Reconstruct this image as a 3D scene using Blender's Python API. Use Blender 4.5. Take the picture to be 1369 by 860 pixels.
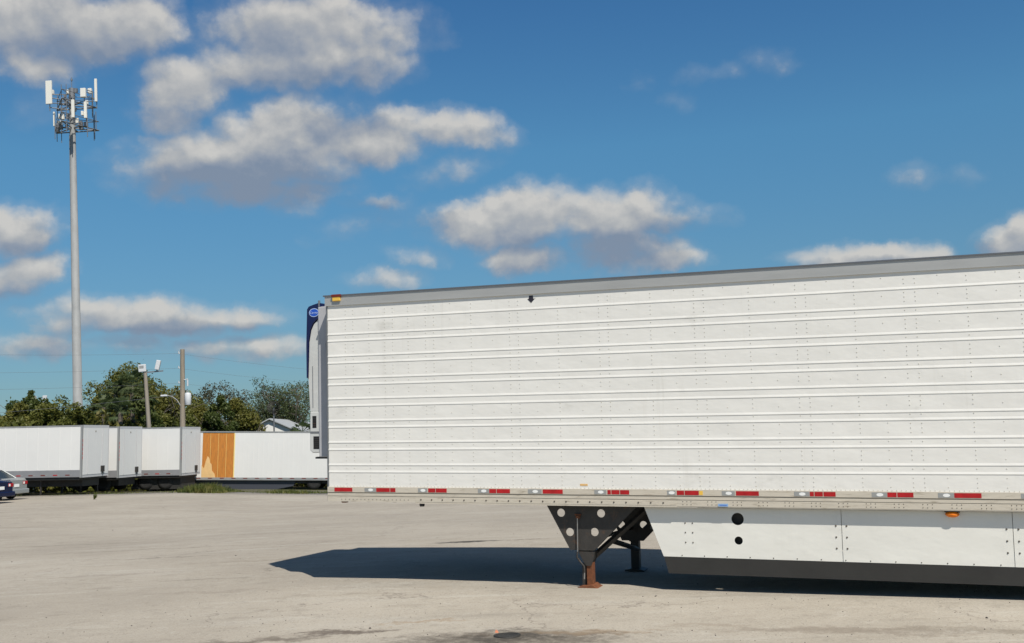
import bpy, bmesh, math, random
from mathutils import Vector, Matrix, Euler

random.seed(7)
S = bpy.context.scene
for o in list(bpy.data.objects):
    bpy.data.objects.remove(o, do_unlink=True)
COL = S.collection
PI = math.pi

# ------------------------------------------------------------------ camera
YAW, PITCH, ROLL = -0.3518, 0.1135, -0.0506
CAMLOC = Vector((7.6421, -12.9486, 2.0681))
def cam_axes():
    cy, sy, cp, sp = math.cos(YAW), math.sin(YAW), math.cos(PITCH), math.sin(PITCH)
    fw = Vector((sy*cp, cy*cp, sp)); rt = Vector((cy, -sy, 0)); up = rt.cross(fw)
    c, s = math.cos(ROLL), math.sin(ROLL)
    return rt*c + up*s, up*c - rt*s, fw
cr, cu, cf = cam_axes()
cd = bpy.data.cameras.new('camera'); cam = bpy.data.objects.new('camera', cd); COL.objects.link(cam)
m = Matrix((cr, cu, -cf)).transposed().to_4x4(); m.translation = CAMLOC
cam.matrix_world = m
cd.sensor_width = 36; cd.lens = 1403.3/1369*36; cd.shift_y = -3.8/1369
cd.clip_end = 8000; cd.clip_start = .1
S.camera = cam

# ------------------------------------------------------------------ light
SUNV = Vector((.53, -.50, 1.0)).normalized()          # towards the sun
EL = math.asin(SUNV.z); AZ = math.atan2(SUNV.x, SUNV.y)
sd = bpy.data.lights.new('sun', 'SUN'); sun = bpy.data.objects.new('sun', sd); COL.objects.link(sun)
sd.energy = 5.0; sd.angle = math.radians(.53); sd.color = (1, .935, .83)
sun.rotation_euler = SUNV.to_track_quat('Z', 'Y').to_euler(); sun.location = (10, -10, 30)
S.view_settings.view_transform = 'Standard'; S.view_settings.look = 'None'
S.view_settings.exposure = 0.06; S.view_settings.gamma = 1

# clouds: soft ellipses in azimuth / elevation, broken up by noise
CLOUDS = [(12.36,-0.01,9.48,3.41,-34.0,15.34,1),
(24.68,-0.22,17.52,3.27,-40.17,17.89,0.95),
(29.57,0.02,22.96,5.71,-62.06,25.69,0.75),
(47.92,22.49,30.72,40.36,-72.07,53.31,0.3),
(13.28,-1.7,7.75,-1.63,-26.25,9.15,1),
(17.86,-0.46,10.55,1.46,-50.83,18.86,0.85),
(18.36,-0.71,9.23,0.03,-31.59,11.87,0.85),
(34.07,-1.52,15.59,-1.46,-94.1,34.34,0.4),
(29.13,-0.59,18.46,3.9,-78.1,32.15,0.22),
(29.79,-0.47,19.64,1.89,-40.43,14.58,0.95),
(35.82,-0.5,24.01,2.39,-54.56,18.36,0.7),
(16.41,3.18,8.36,7.12,-33.09,13.67,1.15),
(12.76,0.89,7.74,4.44,-41.28,13.79,1),
(17.41,-0.63,8.74,-0.46,-45.61,12.91,1.05),
(15.9,-3.1,7.64,-10.49,-65.08,14.98,0.95),
(28.43,-0.8,16.12,0.96,-74.46,23.74,0.9),
(12.2,-0.26,7.45,0.63,-61.33,15.31,0.72),
(20.23,-0.62,10.99,-0.11,-60.82,16.22,0.8),
(30.05,8.68,9.88,20.88,-76.86,28.33,0.52),
(33.31,-1.22,16.37,-3.22,-159.24,34.92,0.38),
(33.11,4.76,15.38,13.44,-88.5,25.08,0.36),
(41.08,-1.65,18.74,-4.27,-128.56,20.63,0.45),
(37.05,-1.36,17.81,-3.7,-117.94,16.61,0.6),
(35.09,0.1,27.86,1.78,-48.71,11.05,0.9),
(32.13,2.64,24.82,7.17,-64.16,15.72,0.9),
(42.95,0.2,34.72,1.34,-78.12,12.85,0.8),
(18.37,-1.02,6.11,-2.19,-39.32,7.65,1.15),
(21.22,-1.03,8.26,-2.39,-54.38,10.22,1.05),
(17.38,-1.11,4.56,-3.12,-44.37,8.35,1),
(25.68,-1.8,5.21,-7.34,-89.3,16.44,0.62),
(27.68,-1.5,9.3,-4.47,-82.72,12.61,0.9),
(19.97,-1.27,5.09,-3.72,-54.36,8.45,0.75),
(29.43,-1.99,6.37,-7.45,-101.27,14.55,0.75),
(15.41,-0.92,4.47,-4.45,-70.58,11.82,0.6),
(11.99,-0.13,8.24,-0.69,-67.48,7.93,0.85),
(25.04,-0.45,15.77,-1.82,-104.11,11.74,0.75),
(23.13,-0.1,17.06,-0.71,-94.54,10.48,0.7),
(28.19,0.05,22.13,-0.9,-96.57,8.99,0.6),
(13.6,-0.27,8.39,-2.54,-96.86,7.8,0.6),
(22.54,-0.2,15.79,-2.36,-124.35,10.27,0.45),
(18.08,-0.62,0.68,-3.97,-86.89,12.54,0.95),
(35.18,-3.14,-0.09,-10.93,-99.78,14.82,0.9),
(38.04,1.17,-4.04,1.84,-70.84,10.42,0.9),
(30.03,-2.45,2.32,-13.79,-145.8,20.32,0.6),
(37.19,0.55,5.56,-3.3,-124.76,40.44,0.27),
(80.09,-6.83,9.54,-16.61,-126.46,40.79,0.15),
(38.76,-2.88,7.9,-16.13,-164.0,48.04,0.16),
(57.59,-4.16,13.23,-11.38,-123.44,38.14,0.16),
(87.42,-8.0,-0.2,-16.94,-125.99,27.32,0.2),
(73.81,-7.01,-3.03,-24.41,-170.41,37.24,0.2)]

SHADES = [(11.22,-0.25,6.78,0.42,-48.98,12.18,1),
(15.79,-0.06,11.74,6.04,-72.65,30.03,0.55),
(26.86,0.0,20.78,8.89,-82.44,38.93,0.35),
(11.6,-0.71,3.2,-3.81,-58.79,9.19,0.75),
(12.72,-0.42,6.83,0.62,-74.98,25.98,0.45),
(23.33,-0.79,12.19,-0.14,-66.88,20.11,0.7),
(28.06,-0.99,14.04,-2.2,-119.54,26.15,1),
(23.17,-0.94,10.57,-1.91,-64.67,13.0,0.5),
(11.01,-0.14,7.36,-1.86,-105.37,10.22,0.7),
(33.1,0.0,25.6,3.03,-110.14,22.91,0.5),
(33.82,0.08,26.75,1.5,-129.08,19.82,0.5),
(17.48,-1.54,0.12,-15.61,-149.06,20.73,0.5),
(10.0,-0.07,7.19,-1.9,-107.34,8.82,0.55),
(24.96,-0.38,16.54,3.39,-84.51,27.78,0.5),
(23.52,-0.68,13.43,1.66,-64.01,25.11,0.4),
(28.26,-1.96,5.82,-8.08,-101.77,17.37,0.6),
(55.05,-5.17,-3.01,-13.03,-109.13,16.83,0.8)]

def N(nt, typ, **kw):
    n = nt.nodes.new(typ)
    for k, v in kw.items(): setattr(n, k, v)
    return n
def MATH(nt, op, a, b=None, c=None, clamp=False):
    n = N(nt, 'ShaderNodeMath', operation=op); n.use_clamp = clamp
    for i, v in enumerate((a, b, c)):
        if v is None: continue
        if isinstance(v, (int, float)): n.inputs[i].default_value = v
        else: nt.links.new(v, n.inputs[i])
    return n.outputs[0]
def VM(nt, op, a, b=None, out=0, scale=None):
    n = N(nt, 'ShaderNodeVectorMath', operation=op)
    for i, v in enumerate((a, b)):
        if v is None: continue
        if isinstance(v, (tuple, list)): n.inputs[i].default_value = v
        else: nt.links.new(v, n.inputs[i])
    if scale is not None: n.inputs['Scale'].default_value = scale
    return n.outputs[out]
def MIXC(nt, fac, a, b, blend='MIX'):
    n = N(nt, 'ShaderNodeMix', data_type='RGBA', blend_type=blend)
    for sock, v in ((n.inputs['Factor'], fac), (n.inputs['A'], a), (n.inputs['B'], b)):
        if sock.name == 'Factor': sock = n.inputs[0]
        elif sock.name == 'A': sock = n.inputs[6]
        else: sock = n.inputs[7]
        if isinstance(v, (int, float)): sock.default_value = v
        elif isinstance(v, tuple): sock.default_value = (*v, 1) if len(v) == 3 else v
        else: nt.links.new(v, sock)
    return n.outputs[2]
def NOISE(nt, vec, scale, detail=4, rough=.55, out='Fac', dist=0):
    n = N(nt, 'ShaderNodeTexNoise'); n.inputs['Scale'].default_value = scale
    n.inputs['Detail'].default_value = detail; n.inputs['Roughness'].default_value = rough
    n.inputs['Distortion'].default_value = dist
    if vec is not None: nt.links.new(vec, n.inputs['Vector'])
    return n.outputs[out]
def RAMP(nt, fac, stops):
    n = N(nt, 'ShaderNodeValToRGB'); e = n.color_ramp.elements
    while len(e) < len(stops): e.new(.5)
    for i, (p, c) in enumerate(stops):
        e[i].position = p; e[i].color = (*c, 1) if isinstance(c, tuple) else (c, c, c, 1)
    nt.links.new(fac, n.inputs[0]); return n.outputs[0]
def SMOOTH(nt, v, a, b, lo=0, hi=1):
    n = N(nt, 'ShaderNodeMapRange', interpolation_type='SMOOTHSTEP')
    n.inputs['From Min'].default_value = a; n.inputs['From Max'].default_value = b
    n.inputs['To Min'].default_value = lo; n.inputs['To Max'].default_value = hi
    nt.links.new(v, n.inputs['Value']); return n.outputs[0]

def cloud_group():
    g = bpy.data.node_groups.new('cloud_density', 'ShaderNodeTree')
    g.interface.new_socket('P', in_out='INPUT', socket_type='NodeSocketVector')
    g.interface.new_socket('D', in_out='OUTPUT', socket_type='NodeSocketFloat')
    gi = N(g, 'NodeGroupInput'); go = N(g, 'NodeGroupOutput')
    P = gi.outputs[0]
    w1 = VM(g, 'SCALE', VM(g, 'SUBTRACT', NOISE(g, P, 9, 3, .55, 'Color'), (.5, .5, .5)), scale=.05)
    w2 = VM(g, 'SCALE', VM(g, 'SUBTRACT', NOISE(g, P, 34, 5, .62, 'Color'), (.5, .5, .5)), scale=.026)
    w = VM(g, 'MULTIPLY', VM(g, 'ADD', w1, w2), (1, .7, 0))
    Q = VM(g, 'ADD', P, w)
    acc = None
    for a, b, c, d, e, f, wt in CLOUDS:
        u = MATH(g, 'ADD', VM(g, 'DOT_PRODUCT', Q, (a, b, 0), out=1), c)
        v = MATH(g, 'ADD', VM(g, 'DOT_PRODUCT', Q, (d, e, 0), out=1), f)
        q = MATH(g, 'ADD', MATH(g, 'MULTIPLY', u, u), MATH(g, 'MULTIPLY', v, v))
        q = MATH(g, 'MULTIPLY_ADD', q, -.42*wt, wt)
        acc = q if acc is None else MATH(g, 'SMOOTH_MAX', acc, q, .18)
    # a scattering of other clouds round the rest of the sky
    sx = N(g, 'ShaderNodeSeparateXYZ'); g.links.new(P, sx.inputs[0])
    gen = SMOOTH(g, NOISE(g, VM(g, 'MULTIPLY', P, (1, 2.2, 0)), 4.5, 2, .5), .52, .72, 0, .9)
    away = SMOOTH(g, MATH(g, 'ABSOLUTE', MATH(g, 'ADD', sx.outputs[0], .35)), .55, .8)
    acc = MATH(g, 'MAXIMUM', acc, MATH(g, 'SUBTRACT', MATH(g, 'MULTIPLY', MATH(g, 'ADD', gen, 1.6), away), 1.6))
    fb = MATH(g, 'SUBTRACT', NOISE(g, VM(g, 'MULTIPLY', P, (1, 1.25, 1)), 24, 7, .62), .5)
    def puff(scale, amp, acc):
        v = N(g, 'ShaderNodeTexVoronoi', feature='SMOOTH_F1', voronoi_dimensions='2D'); v.inputs['Scale'].default_value = scale
        v.inputs['Smoothness'].default_value = .25; g.links.new(VM(g, 'MULTIPLY', VM(g, 'ADD', P, VM(g, 'SCALE', w2, scale=.8)), (1, 1.35, 1)), v.inputs['Vector'])
        return MATH(g, 'MULTIPLY_ADD', MATH(g, 'SUBTRACT', .42, v.outputs['Distance']), amp, acc)
    acc = puff(14, .42, acc); acc = puff(33, .26, acc); acc = puff(75, .12, acc)
    acc = MATH(g, 'MULTIPLY_ADD', fb, .62, acc)
    g.links.new(acc, go.inputs[0])
    return g

def shade_group():
    g = bpy.data.node_groups.new('cloud_base_shade', 'ShaderNodeTree')
    g.interface.new_socket('P', in_out='INPUT', socket_type='NodeSocketVector')
    g.interface.new_socket('S', in_out='OUTPUT', socket_type='NodeSocketFloat')
    gi = N(g, 'NodeGroupInput'); go = N(g, 'NodeGroupOutput'); P = gi.outputs[0]
    w = VM(g, 'SCALE', VM(g, 'SUBTRACT', NOISE(g, P, 16, 5, .6, 'Color'), (.5, .5, .5)), scale=.045)
    Q = VM(g, 'ADD', P, VM(g, 'MULTIPLY', w, (1, .6, 0))); acc = None
    for a, b, c, d, e, f, wt in SHADES:
        u = MATH(g, 'ADD', VM(g, 'DOT_PRODUCT', Q, (a, b, 0), out=1), c)
        v = MATH(g, 'ADD', VM(g, 'DOT_PRODUCT', Q, (d, e, 0), out=1), f)
        q = MATH(g, 'ADD', MATH(g, 'MULTIPLY', u, u), MATH(g, 'MULTIPLY', v, v))
        q = MATH(g, 'MULTIPLY_ADD', q, -.5*wt, wt)
        acc = q if acc is None else MATH(g, 'MAXIMUM', acc, q)
    g.links.new(acc, go.inputs[0]); return g

W = bpy.data.worlds.new('World'); S.world = W; W.use_nodes = True
nt = W.node_tree; nt.nodes.clear()
sky = N(nt, 'ShaderNodeTexSky', sky_type='NISHITA'); sky.sun_disc = False
sky.sun_elevation = EL; sky.sun_rotation = AZ; sky.altitude = 0
sky.air_density = 1.0; sky.dust_density = .35; sky.ozone_density = 3.0
tc = N(nt, 'ShaderNodeTexCoord'); dirv = VM(nt, 'NORMALIZE', tc.outputs['Generated'])
sp = N(nt, 'ShaderNodeSeparateXYZ'); nt.links.new(dirv, sp.inputs[0])
az = MATH(nt, 'ARCTAN2', sp.outputs[0], sp.outputs[1]); el = MATH(nt, 'ARCSINE', sp.outputs[2])
cb = N(nt, 'ShaderNodeCombineXYZ'); nt.links.new(az, cb.inputs[0]); nt.links.new(el, cb.inputs[1])
G = cloud_group()
def dens(vec):
    n = nt.nodes.new('ShaderNodeGroup'); n.node_tree = G; nt.links.new(vec, n.inputs[0]); return n.outputs[0]
P0 = cb.outputs[0]
D0 = dens(P0); D1 = dens(VM(nt, 'ADD', P0, (.005, .011, 0)))
alpha = SMOOTH(nt, D0, .08, .82, 0, .93)
thin = SMOOTH(nt, D0, -.15, .5, 0, .17)
alpha = MATH(nt, 'MAXIMUM', alpha, thin)
lit = MATH(nt, 'MULTIPLY_ADD', MATH(nt, 'SUBTRACT', D0, D1), .95, .60)
sg = nt.nodes.new('ShaderNodeGroup'); sg.node_tree = shade_group(); nt.links.new(P0, sg.inputs[0])
lit = MATH(nt, 'SUBTRACT', lit, SMOOTH(nt, sg.outputs[0], -.1, 1.0, 0, .75))
lit = MATH(nt, 'ADD', lit, MATH(nt, 'MULTIPLY', MATH(nt, 'SUBTRACT', NOISE(nt, P0, 22, 6, .6), .5), .6), clamp=True)
ccol = RAMP(nt, lit, [(0.0, (.21, .26, .345)), (.30, (.29, .325, .385)), (.62, (.415, .425, .435)), (1, (.59, .575, .545))])
skyc = N(nt, 'ShaderNodeHueSaturation'); skyc.inputs['Saturation'].default_value = 1.0
nt.links.new(sky.outputs[0], skyc.inputs['Color'])
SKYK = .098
air = RAMP(nt, MATH(nt, 'MULTIPLY', el, .6366, clamp=True), [(0, (.36, .47, .56)), (.076, (.43, .64, .72)), (.172, (.47, .85, .94)), (.267, (.37, .745, .96)), (.36, (.32, .58, .74)), (1, (.30, .35, .38))])  # sky tint by elevation; upper stops, out of view, darkened to deepen shadows
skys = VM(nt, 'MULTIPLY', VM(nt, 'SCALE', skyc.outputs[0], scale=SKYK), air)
bg1 = N(nt, 'ShaderNodeBackground'); bg1.inputs[1].default_value = 1.0
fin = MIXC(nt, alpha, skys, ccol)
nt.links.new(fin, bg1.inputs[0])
wo = N(nt, 'ShaderNodeOutputWorld'); nt.links.new(bg1.outputs[0], wo.inputs[0])

# ------------------------------------------------------------------ helpers
def tag(o, label=None, cat=None, group=None, kind=None):
    for k, v in (('label', label), ('category', cat), ('group', group), ('kind', kind)):
        if v: o[k] = v
    return o
def empty(name, loc, rot=(0, 0, 0), label=None, cat=None, group=None):
    o = bpy.data.objects.new(name, None); COL.objects.link(o); o.location = loc; o.rotation_euler = rot
    o.empty_display_size = .3
    return tag(o, label, cat, group)
class MB:
    def __init__(s): s.v = []; s.f = []; s.mi = []; s.sm = []
    def add(s, vs, fs, mi=0, smooth=False):
        b = len(s.v); s.v += [tuple(v) for v in vs]; s.f += [tuple(b+i for i in f) for f in fs]
        s.mi += [mi]*len(fs); s.sm += [smooth]*len(fs); return s
    def box(s, a, b, mi=0, mat=None):
        x0, y0, z0 = a; x1, y1, z1 = b
        vs = [(x0,y0,z0),(x1,y0,z0),(x1,y1,z0),(x0,y1,z0),(x0,y0,z1),(x1,y0,z1),(x1,y1,z1),(x0,y1,z1)]
        if mat: vs = [mat @ Vector(v) for v in vs]
        return s.add(vs, [(0,3,2,1),(4,5,6,7),(0,1,5,4),(1,2,6,5),(2,3,7,6),(3,0,4,7)], mi)
    def tube(s, pts, rad, n=8, mi=0, cap=True, smooth=True):
        pts = [Vector(p) for p in pts]; k = len(pts)
        if isinstance(rad, (int, float)): rad = [rad]*k
        vs = []; prev = None
        for i, p in enumerate(pts):
            t = (pts[min(i+1, k-1)] - pts[max(i-1, 0)]).normalized()
            if prev is None:
                a = Vector((0, 0, 1)) if abs(t.z) < .9 else Vector((1, 0, 0)); u = t.cross(a).normalized()
            else:
                u = (prev - t*prev.dot(t)).normalized()
            prev = u; w = t.cross(u)
            for j in range(n):
                an = 2*PI*j/n; vs.append(p + (u*math.cos(an) + w*math.sin(an))*rad[i])
        fs = [(i*n+j, i*n+(j+1) % n, (i+1)*n+(j+1) % n, (i+1)*n+j) for i in range(k-1) for j in range(n)]
        s.add(vs, fs, mi, smooth)
        if cap: s.add(vs[:n], [tuple(range(n))[::-1]], mi); s.add(vs[-n:], [tuple(range(n))], mi)
        return s
    def prism(s, poly, y0, y1, mi=0):                   # (x, z) outline extruded along y
        n = len(poly); vs = [(x, y0, z) for x, z in poly] + [(x, y1, z) for x, z in poly]
        area = sum(poly[i][0]*poly[(i+1) % n][1] - poly[(i+1) % n][0]*poly[i][1] for i in range(n))
        fs = [tuple(range(n)), tuple(range(2*n-1, n-1, -1))] + [(i, n+i, n+(i+1) % n, (i+1) % n) for i in range(n)]
        if area < 0: fs = [f[::-1] for f in fs]
        return s.add(vs, fs, mi)
    def lathe(s, prof, axis='Z', c=(0, 0, 0), n=16, mi=0, smooth=True):   # prof: (r, h)
        vs = []
        for r_, h in prof:
            for j in range(n):
                a = 2*PI*j/n; x, y = r_*math.cos(a), r_*math.sin(a)
                v = {'Z': (x, y, h), 'Y': (x, h, -y), 'X': (h, x, y)}[axis]
                vs.append((v[0]+c[0], v[1]+c[1], v[2]+c[2]))
        k = len(prof)
        fs = [(i*n+j, i*n+(j+1) % n, (i+1)*n+(j+1) % n, (i+1)*n+j) for i in range(k-1) for j in range(n)]
        s.add(vs, fs, mi, smooth)
        s.add(vs[:n], [tuple(range(n))[::-1]], mi); s.add(vs[-n:], [tuple(range(n))], mi)
        return s
    def build(s, name, mats, parent=None, bevel=0, label=None):
        me = bpy.data.meshes.new(name); me.from_pydata(s.v, [], s.f)
        if not isinstance(mats, (list, tuple)): mats = [mats]
        for m_ in mats: me.materials.append(m_)
        me.polygons.foreach_set('material_index', s.mi); me.polygons.foreach_set('use_smooth', s.sm)
        me.update()
        if bevel:
            bm = bmesh.new(); bm.from_mesh(me); bmesh.ops.remove_doubles(bm, verts=bm.verts, dist=1e-5)
            bmesh.ops.recalc_face_normals(bm, faces=bm.faces)
            es = [e for e in bm.edges if len(e.link_faces) == 2 and e.calc_face_angle(0) > .6]
            bmesh.ops.bevel(bm, geom=es, offset=bevel, segments=2, profile=.5, affect='EDGES', clamp_overlap=True)
            bm.to_mesh(me); bm.free()
        o = bpy.data.objects.new(name, me); COL.objects.link(o)
        if parent: o.parent = parent
        if label: o['label'] = label
        return o
def each(mb, name, mats, parent=None, bevel=0):
    """build every separate piece collected in mb as an object of its own"""
    par = list(range(len(mb.v)))
    def find(a):
        while par[a] != a: par[a] = par[par[a]]; a = par[a]
        return a
    for f in mb.f:
        for i in f[1:]: par[find(f[0])] = find(i)
    out = {}
    key = {}
    for i in range(len(mb.v)):                            # caps share positions with their tube
        k = tuple(round(c, 4) for c in mb.v[i])
        if k in key: par[find(i)] = find(key[k])
        else: key[k] = i
    for fi, f in enumerate(mb.f): out.setdefault(find(f[0]), []).append(fi)
    res = []
    for fs in out.values():
        m2 = MB(); idx = {}
        for fi in fs:
            g = []
            for i in mb.f[fi]:
                if i not in idx: idx[i] = len(m2.v); m2.v.append(mb.v[i])
                g.append(idx[i])
            m2.f.append(tuple(g)); m2.mi.append(mb.mi[fi]); m2.sm.append(mb.sm[fi])
        res.append(m2.build(name, mats, parent, bevel))
    return res
def plate(name, outline, holes, y0, y1, mat, parent):
    """plate in the xz plane between y0 and y1, with round holes (x, z, r)"""
    cu_ = bpy.data.curves.new(name, 'CURVE'); cu_.dimensions = '2D'; cu_.fill_mode = 'BOTH'; cu_.extrude = abs(y1-y0)/2
    loops = [outline] + [[(x+r_*math.cos(2*PI*i/28), z+r_*math.sin(2*PI*i/28)) for i in range(28)] for x, z, r_ in holes]
    for lp in loops:
        sp_ = cu_.splines.new('POLY'); sp_.points.add(len(lp)-1)
        for i, (x, z) in enumerate(lp): sp_.points[i].co = (x, z, 0, 1)
        sp_.use_cyclic_u = True
    t = bpy.data.objects.new(name+'_t', cu_); COL.objects.link(t)
    dg = bpy.context.evaluated_depsgraph_get(); me = bpy.data.meshes.new_from_object(t.evaluated_get(dg))
    bpy.data.objects.remove(t); bpy.data.curves.remove(cu_)
    me.transform(Matrix.Translation((0, (y0+y1)/2, 0)) @ Matrix.Rotation(PI/2, 4, 'X')); me.name = name
    me.materials.clear(); me.materials.append(mat)
    o = bpy.data.objects.new(name, me); COL.objects.link(o); o.parent = parent; return o
def text_mesh(name, body, size, mat, parent, loc, rot=(PI/2, 0, 0), ex=.0015):
    cu_ = bpy.data.curves.new(name, 'FONT'); cu_.body = body; cu_.size = size; cu_.extrude = ex
    cu_.align_x = 'CENTER'; cu_.align_y = 'CENTER'; cu_.shear = .25
    t = bpy.data.objects.new(name+'_t', cu_); COL.objects.link(t)
    dg = bpy.context.evaluated_depsgraph_get(); me = bpy.data.meshes.new_from_object(t.evaluated_get(dg))
    bpy.data.objects.remove(t); bpy.data.curves.remove(cu_); me.name = name
    me.materials.clear(); me.materials.append(mat)
    o = bpy.data.objects.new(name, me); COL.objects.link(o); o.parent = parent
    o.location = loc; o.rotation_euler = rot; return o

def mat(name, col, rough=.5, metal=0, var=0, vscale=3, bump=0, bscale=40, spec=.5, dirt=None, dscale=2, dth=(.55, .75), stretch=(1, 1, 1), trans=0):
    m_ = bpy.data.materials.new(name); m_.use_nodes = True; t = m_.node_tree; b = t.nodes['Principled BSDF']
    b.inputs['Roughness'].default_value = rough; b.inputs['Metallic'].default_value = metal
    b.inputs['Specular IOR Level'].default_value = spec
    tc_ = N(t, 'ShaderNodeTexCoord'); P = VM(t, 'MULTIPLY', tc_.outputs['Object'], stretch)
    c = None
    if var:
        f = NOISE(t, P, vscale, 5, .6)
        c = RAMP(t, f, [(.25, tuple(x*(1-var) for x in col)), (.75, tuple(min(1, x*(1+var)) for x in col))])
    if dirt:
        f = SMOOTH(t, NOISE(t, P, dscale, 6, .65), *dth)
        c = MIXC(t, f, c if c else col, dirt)
    if c: t.links.new(c, b.inputs['Base Color'])
    else: b.inputs['Base Color'].default_value = (*col, 1)
    if bump:
        bn = N(t, 'ShaderNodeBump'); bn.inputs['Strength'].default_value = bump; bn.inputs['Distance'].default_value = .01
        t.links.new(NOISE(t, tc_.outputs['Object'], bscale, 4), bn.inputs['Height']); t.links.new(bn.outputs[0], b.inputs['Normal'])
    return m_

M = {}
M['white_panel'] = mat('white_panel', (.76, .75, .715), .42, var=.035, vscale=1.2, stretch=(1, 1, 2.2), dirt=(.50, .49, .45), dscale=1.6, dth=(.60, .85))
M['white_far'] = mat('white_far', (.70, .70, .69), .5, var=.03, vscale=.8)
M['frame_white'] = mat('frame_white', (.50, .505, .52), .5, var=.05)
M['white_door'] = mat('white_door', (.74, .74, .73), .5, var=.03, vscale=.8)
M['rivet'] = mat('rivet', (.56, .54, .48), .45)
M['rail'] = mat('aluminium_rail', (.58, .53, .445), .5, metal=.1, var=.10, vscale=2, stretch=(1, 1, 8), dirt=(.36, .31, .24), dscale=5, dth=(.5, .75))
M['rail_dark'] = mat('rail_seam', (.27, .245, .20), .6)
M['cap'] = mat('aluminium_cap', (.43, .43, .42), .42, metal=.3, var=.08, vscale=1.5, stretch=(1, 1, 6))
M['roof_edge'] = mat('roof_edge', (.10, .11, .13), .6)
M['roof'] = mat('roof', (.6, .6, .58), .5, var=.1)
M['red'] = mat('red_reflector', (.40, .008, .012), .3, var=.25, vscale=14)
M['silver_tape'] = mat('silver_tape', (.36, .37, .37), .3, metal=.3)
M['white_spot'] = mat('white_spot', (.82, .83, .82), .3)
M['amber'] = mat('amber', (.82, .20, .006), .25)
M['amber_yellow'] = mat('amber_yellow', (.80, .50, .08), .3)
M['dark_red'] = mat('dark_red', (.16, .02, .01), .4)
M['black_paint'] = mat('black_paint', (.022, .021, .020), .55, var=.3, vscale=6, bump=.15)
M['dark_steel'] = mat('dark_steel', (.034, .031, .028), .6, var=.25, vscale=9, dirt=(.11, .055, .03), dscale=8, dth=(.55, .75), bump=.2)
M['rust'] = mat('rust', (.165, .055, .020), .8, var=.35, vscale=18, dirt=(.10, .04, .02), dscale=22, dth=(.5, .7), bump=.4, bscale=80)
M['rubber'] = mat('rubber', (.024, .0235, .022), .7, var=.2, vscale=3)
M['tyre'] = mat('tyre', (.02, .02, .02), .8, var=.2)
M['steel'] = mat('steel', (.4, .4, .4), .35, metal=.8)
M['grey_frame'] = mat('grey_frame', (.42, .425, .45), .5, var=.1)
M['unit_white'] = mat('unit_white', (.56, .57, .56), .4, var=.04)
M['unit_blue'] = mat('unit_blue', (.006, .012, .065), .3, var=.15)
M['logo_blue'] = mat('logo_blue', (.02, .09, .50), .3)
M['logo_pale'] = mat('logo_pale', (.42, .55, .80), .35)
M['black'] = mat('black', (.008, .008, .010), .5)
M['decal'] = mat('decal', (.02, .018, .03), .5)
M['blue_sticker'] = mat('blue_sticker', (.25, .42, .68), .4)
M['orange_sticker'] = mat('orange_sticker', (.72, .45, .18), .5)
M['skirt'] = mat('skirt_panel', (.73, .725, .68), .40, var=.035, vscale=1.1, dirt=(.50, .50, .45), dscale=1.1, dth=(.6, .9))
M['galv'] = mat('galvanised', (.25, .26, .265), .7, metal=0, var=.15, vscale=2, stretch=(1, 1, .4))
M['bolt'] = mat('bolt', (.10, .085, .07), .6)
M['galv_dark'] = mat('galvanised_dark', (.19, .20, .215), .5, metal=.3, var=.2)
M['antenna'] = mat('antenna_white', (.72, .71, .66), .5)
M['wood'] = mat('pole_wood', (.24, .205, .16), .85, var=.25, vscale=4, stretch=(3, 3, .4))
M['wood_pale'] = mat('pole_wood_pale', (.26, .23, .19), .85, var=.2, vscale=4, stretch=(3, 3, .4))
M['lamp_white'] = mat('lamp_white', (.58, .60, .62), .4)
M['wire'] = mat('wire', (.14, .15, .16), .6)
M['glass'] = mat('car_glass', (.03, .04, .045), .08)
M['car_blue'] = mat('car_blue', (.006, .011, .045), .2)
M['car_silver'] = mat('car_silver', (.34, .36, .36), .3, metal=.4)
M['car_red'] = mat('car_red', (.35, .01, .015), .25)
M['orange'] = mat('orange_paint', (.50, .19, .03), .7, var=.22, vscale=3.5, stretch=(4, 1, .5), dirt=(.28, .13, .04), dscale=5, dth=(.52, .72))
M['pale_patch'] = mat('pale_patch', (.72, .48, .22), .7, var=.1)
M['yellow_edge'] = mat('yellow_edge', (.80, .62, .22), .6)
M['rail_grey'] = mat('rail_grey', (.27, .275, .29), .5, metal=.2, var=.1, vscale=1)
M['dark_skirt'] = mat('dark_skirt', (.045, .05, .065), .6)
M['metal_roof'] = mat('metal_roof', (.38, .40, .42), .5, var=.05)
M['building_white'] = mat('building_white', (.75, .75, .73), .6)
M['iron'] = mat('iron', (.018, .017, .016), .7, var=.3, bump=.3)
M['bark'] = mat('bark', (.13, .11, .09), .9, var=.3, vscale=6)
M['stone'] = mat('stone', (.10, .09, .08), .9, var=.3)

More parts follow.
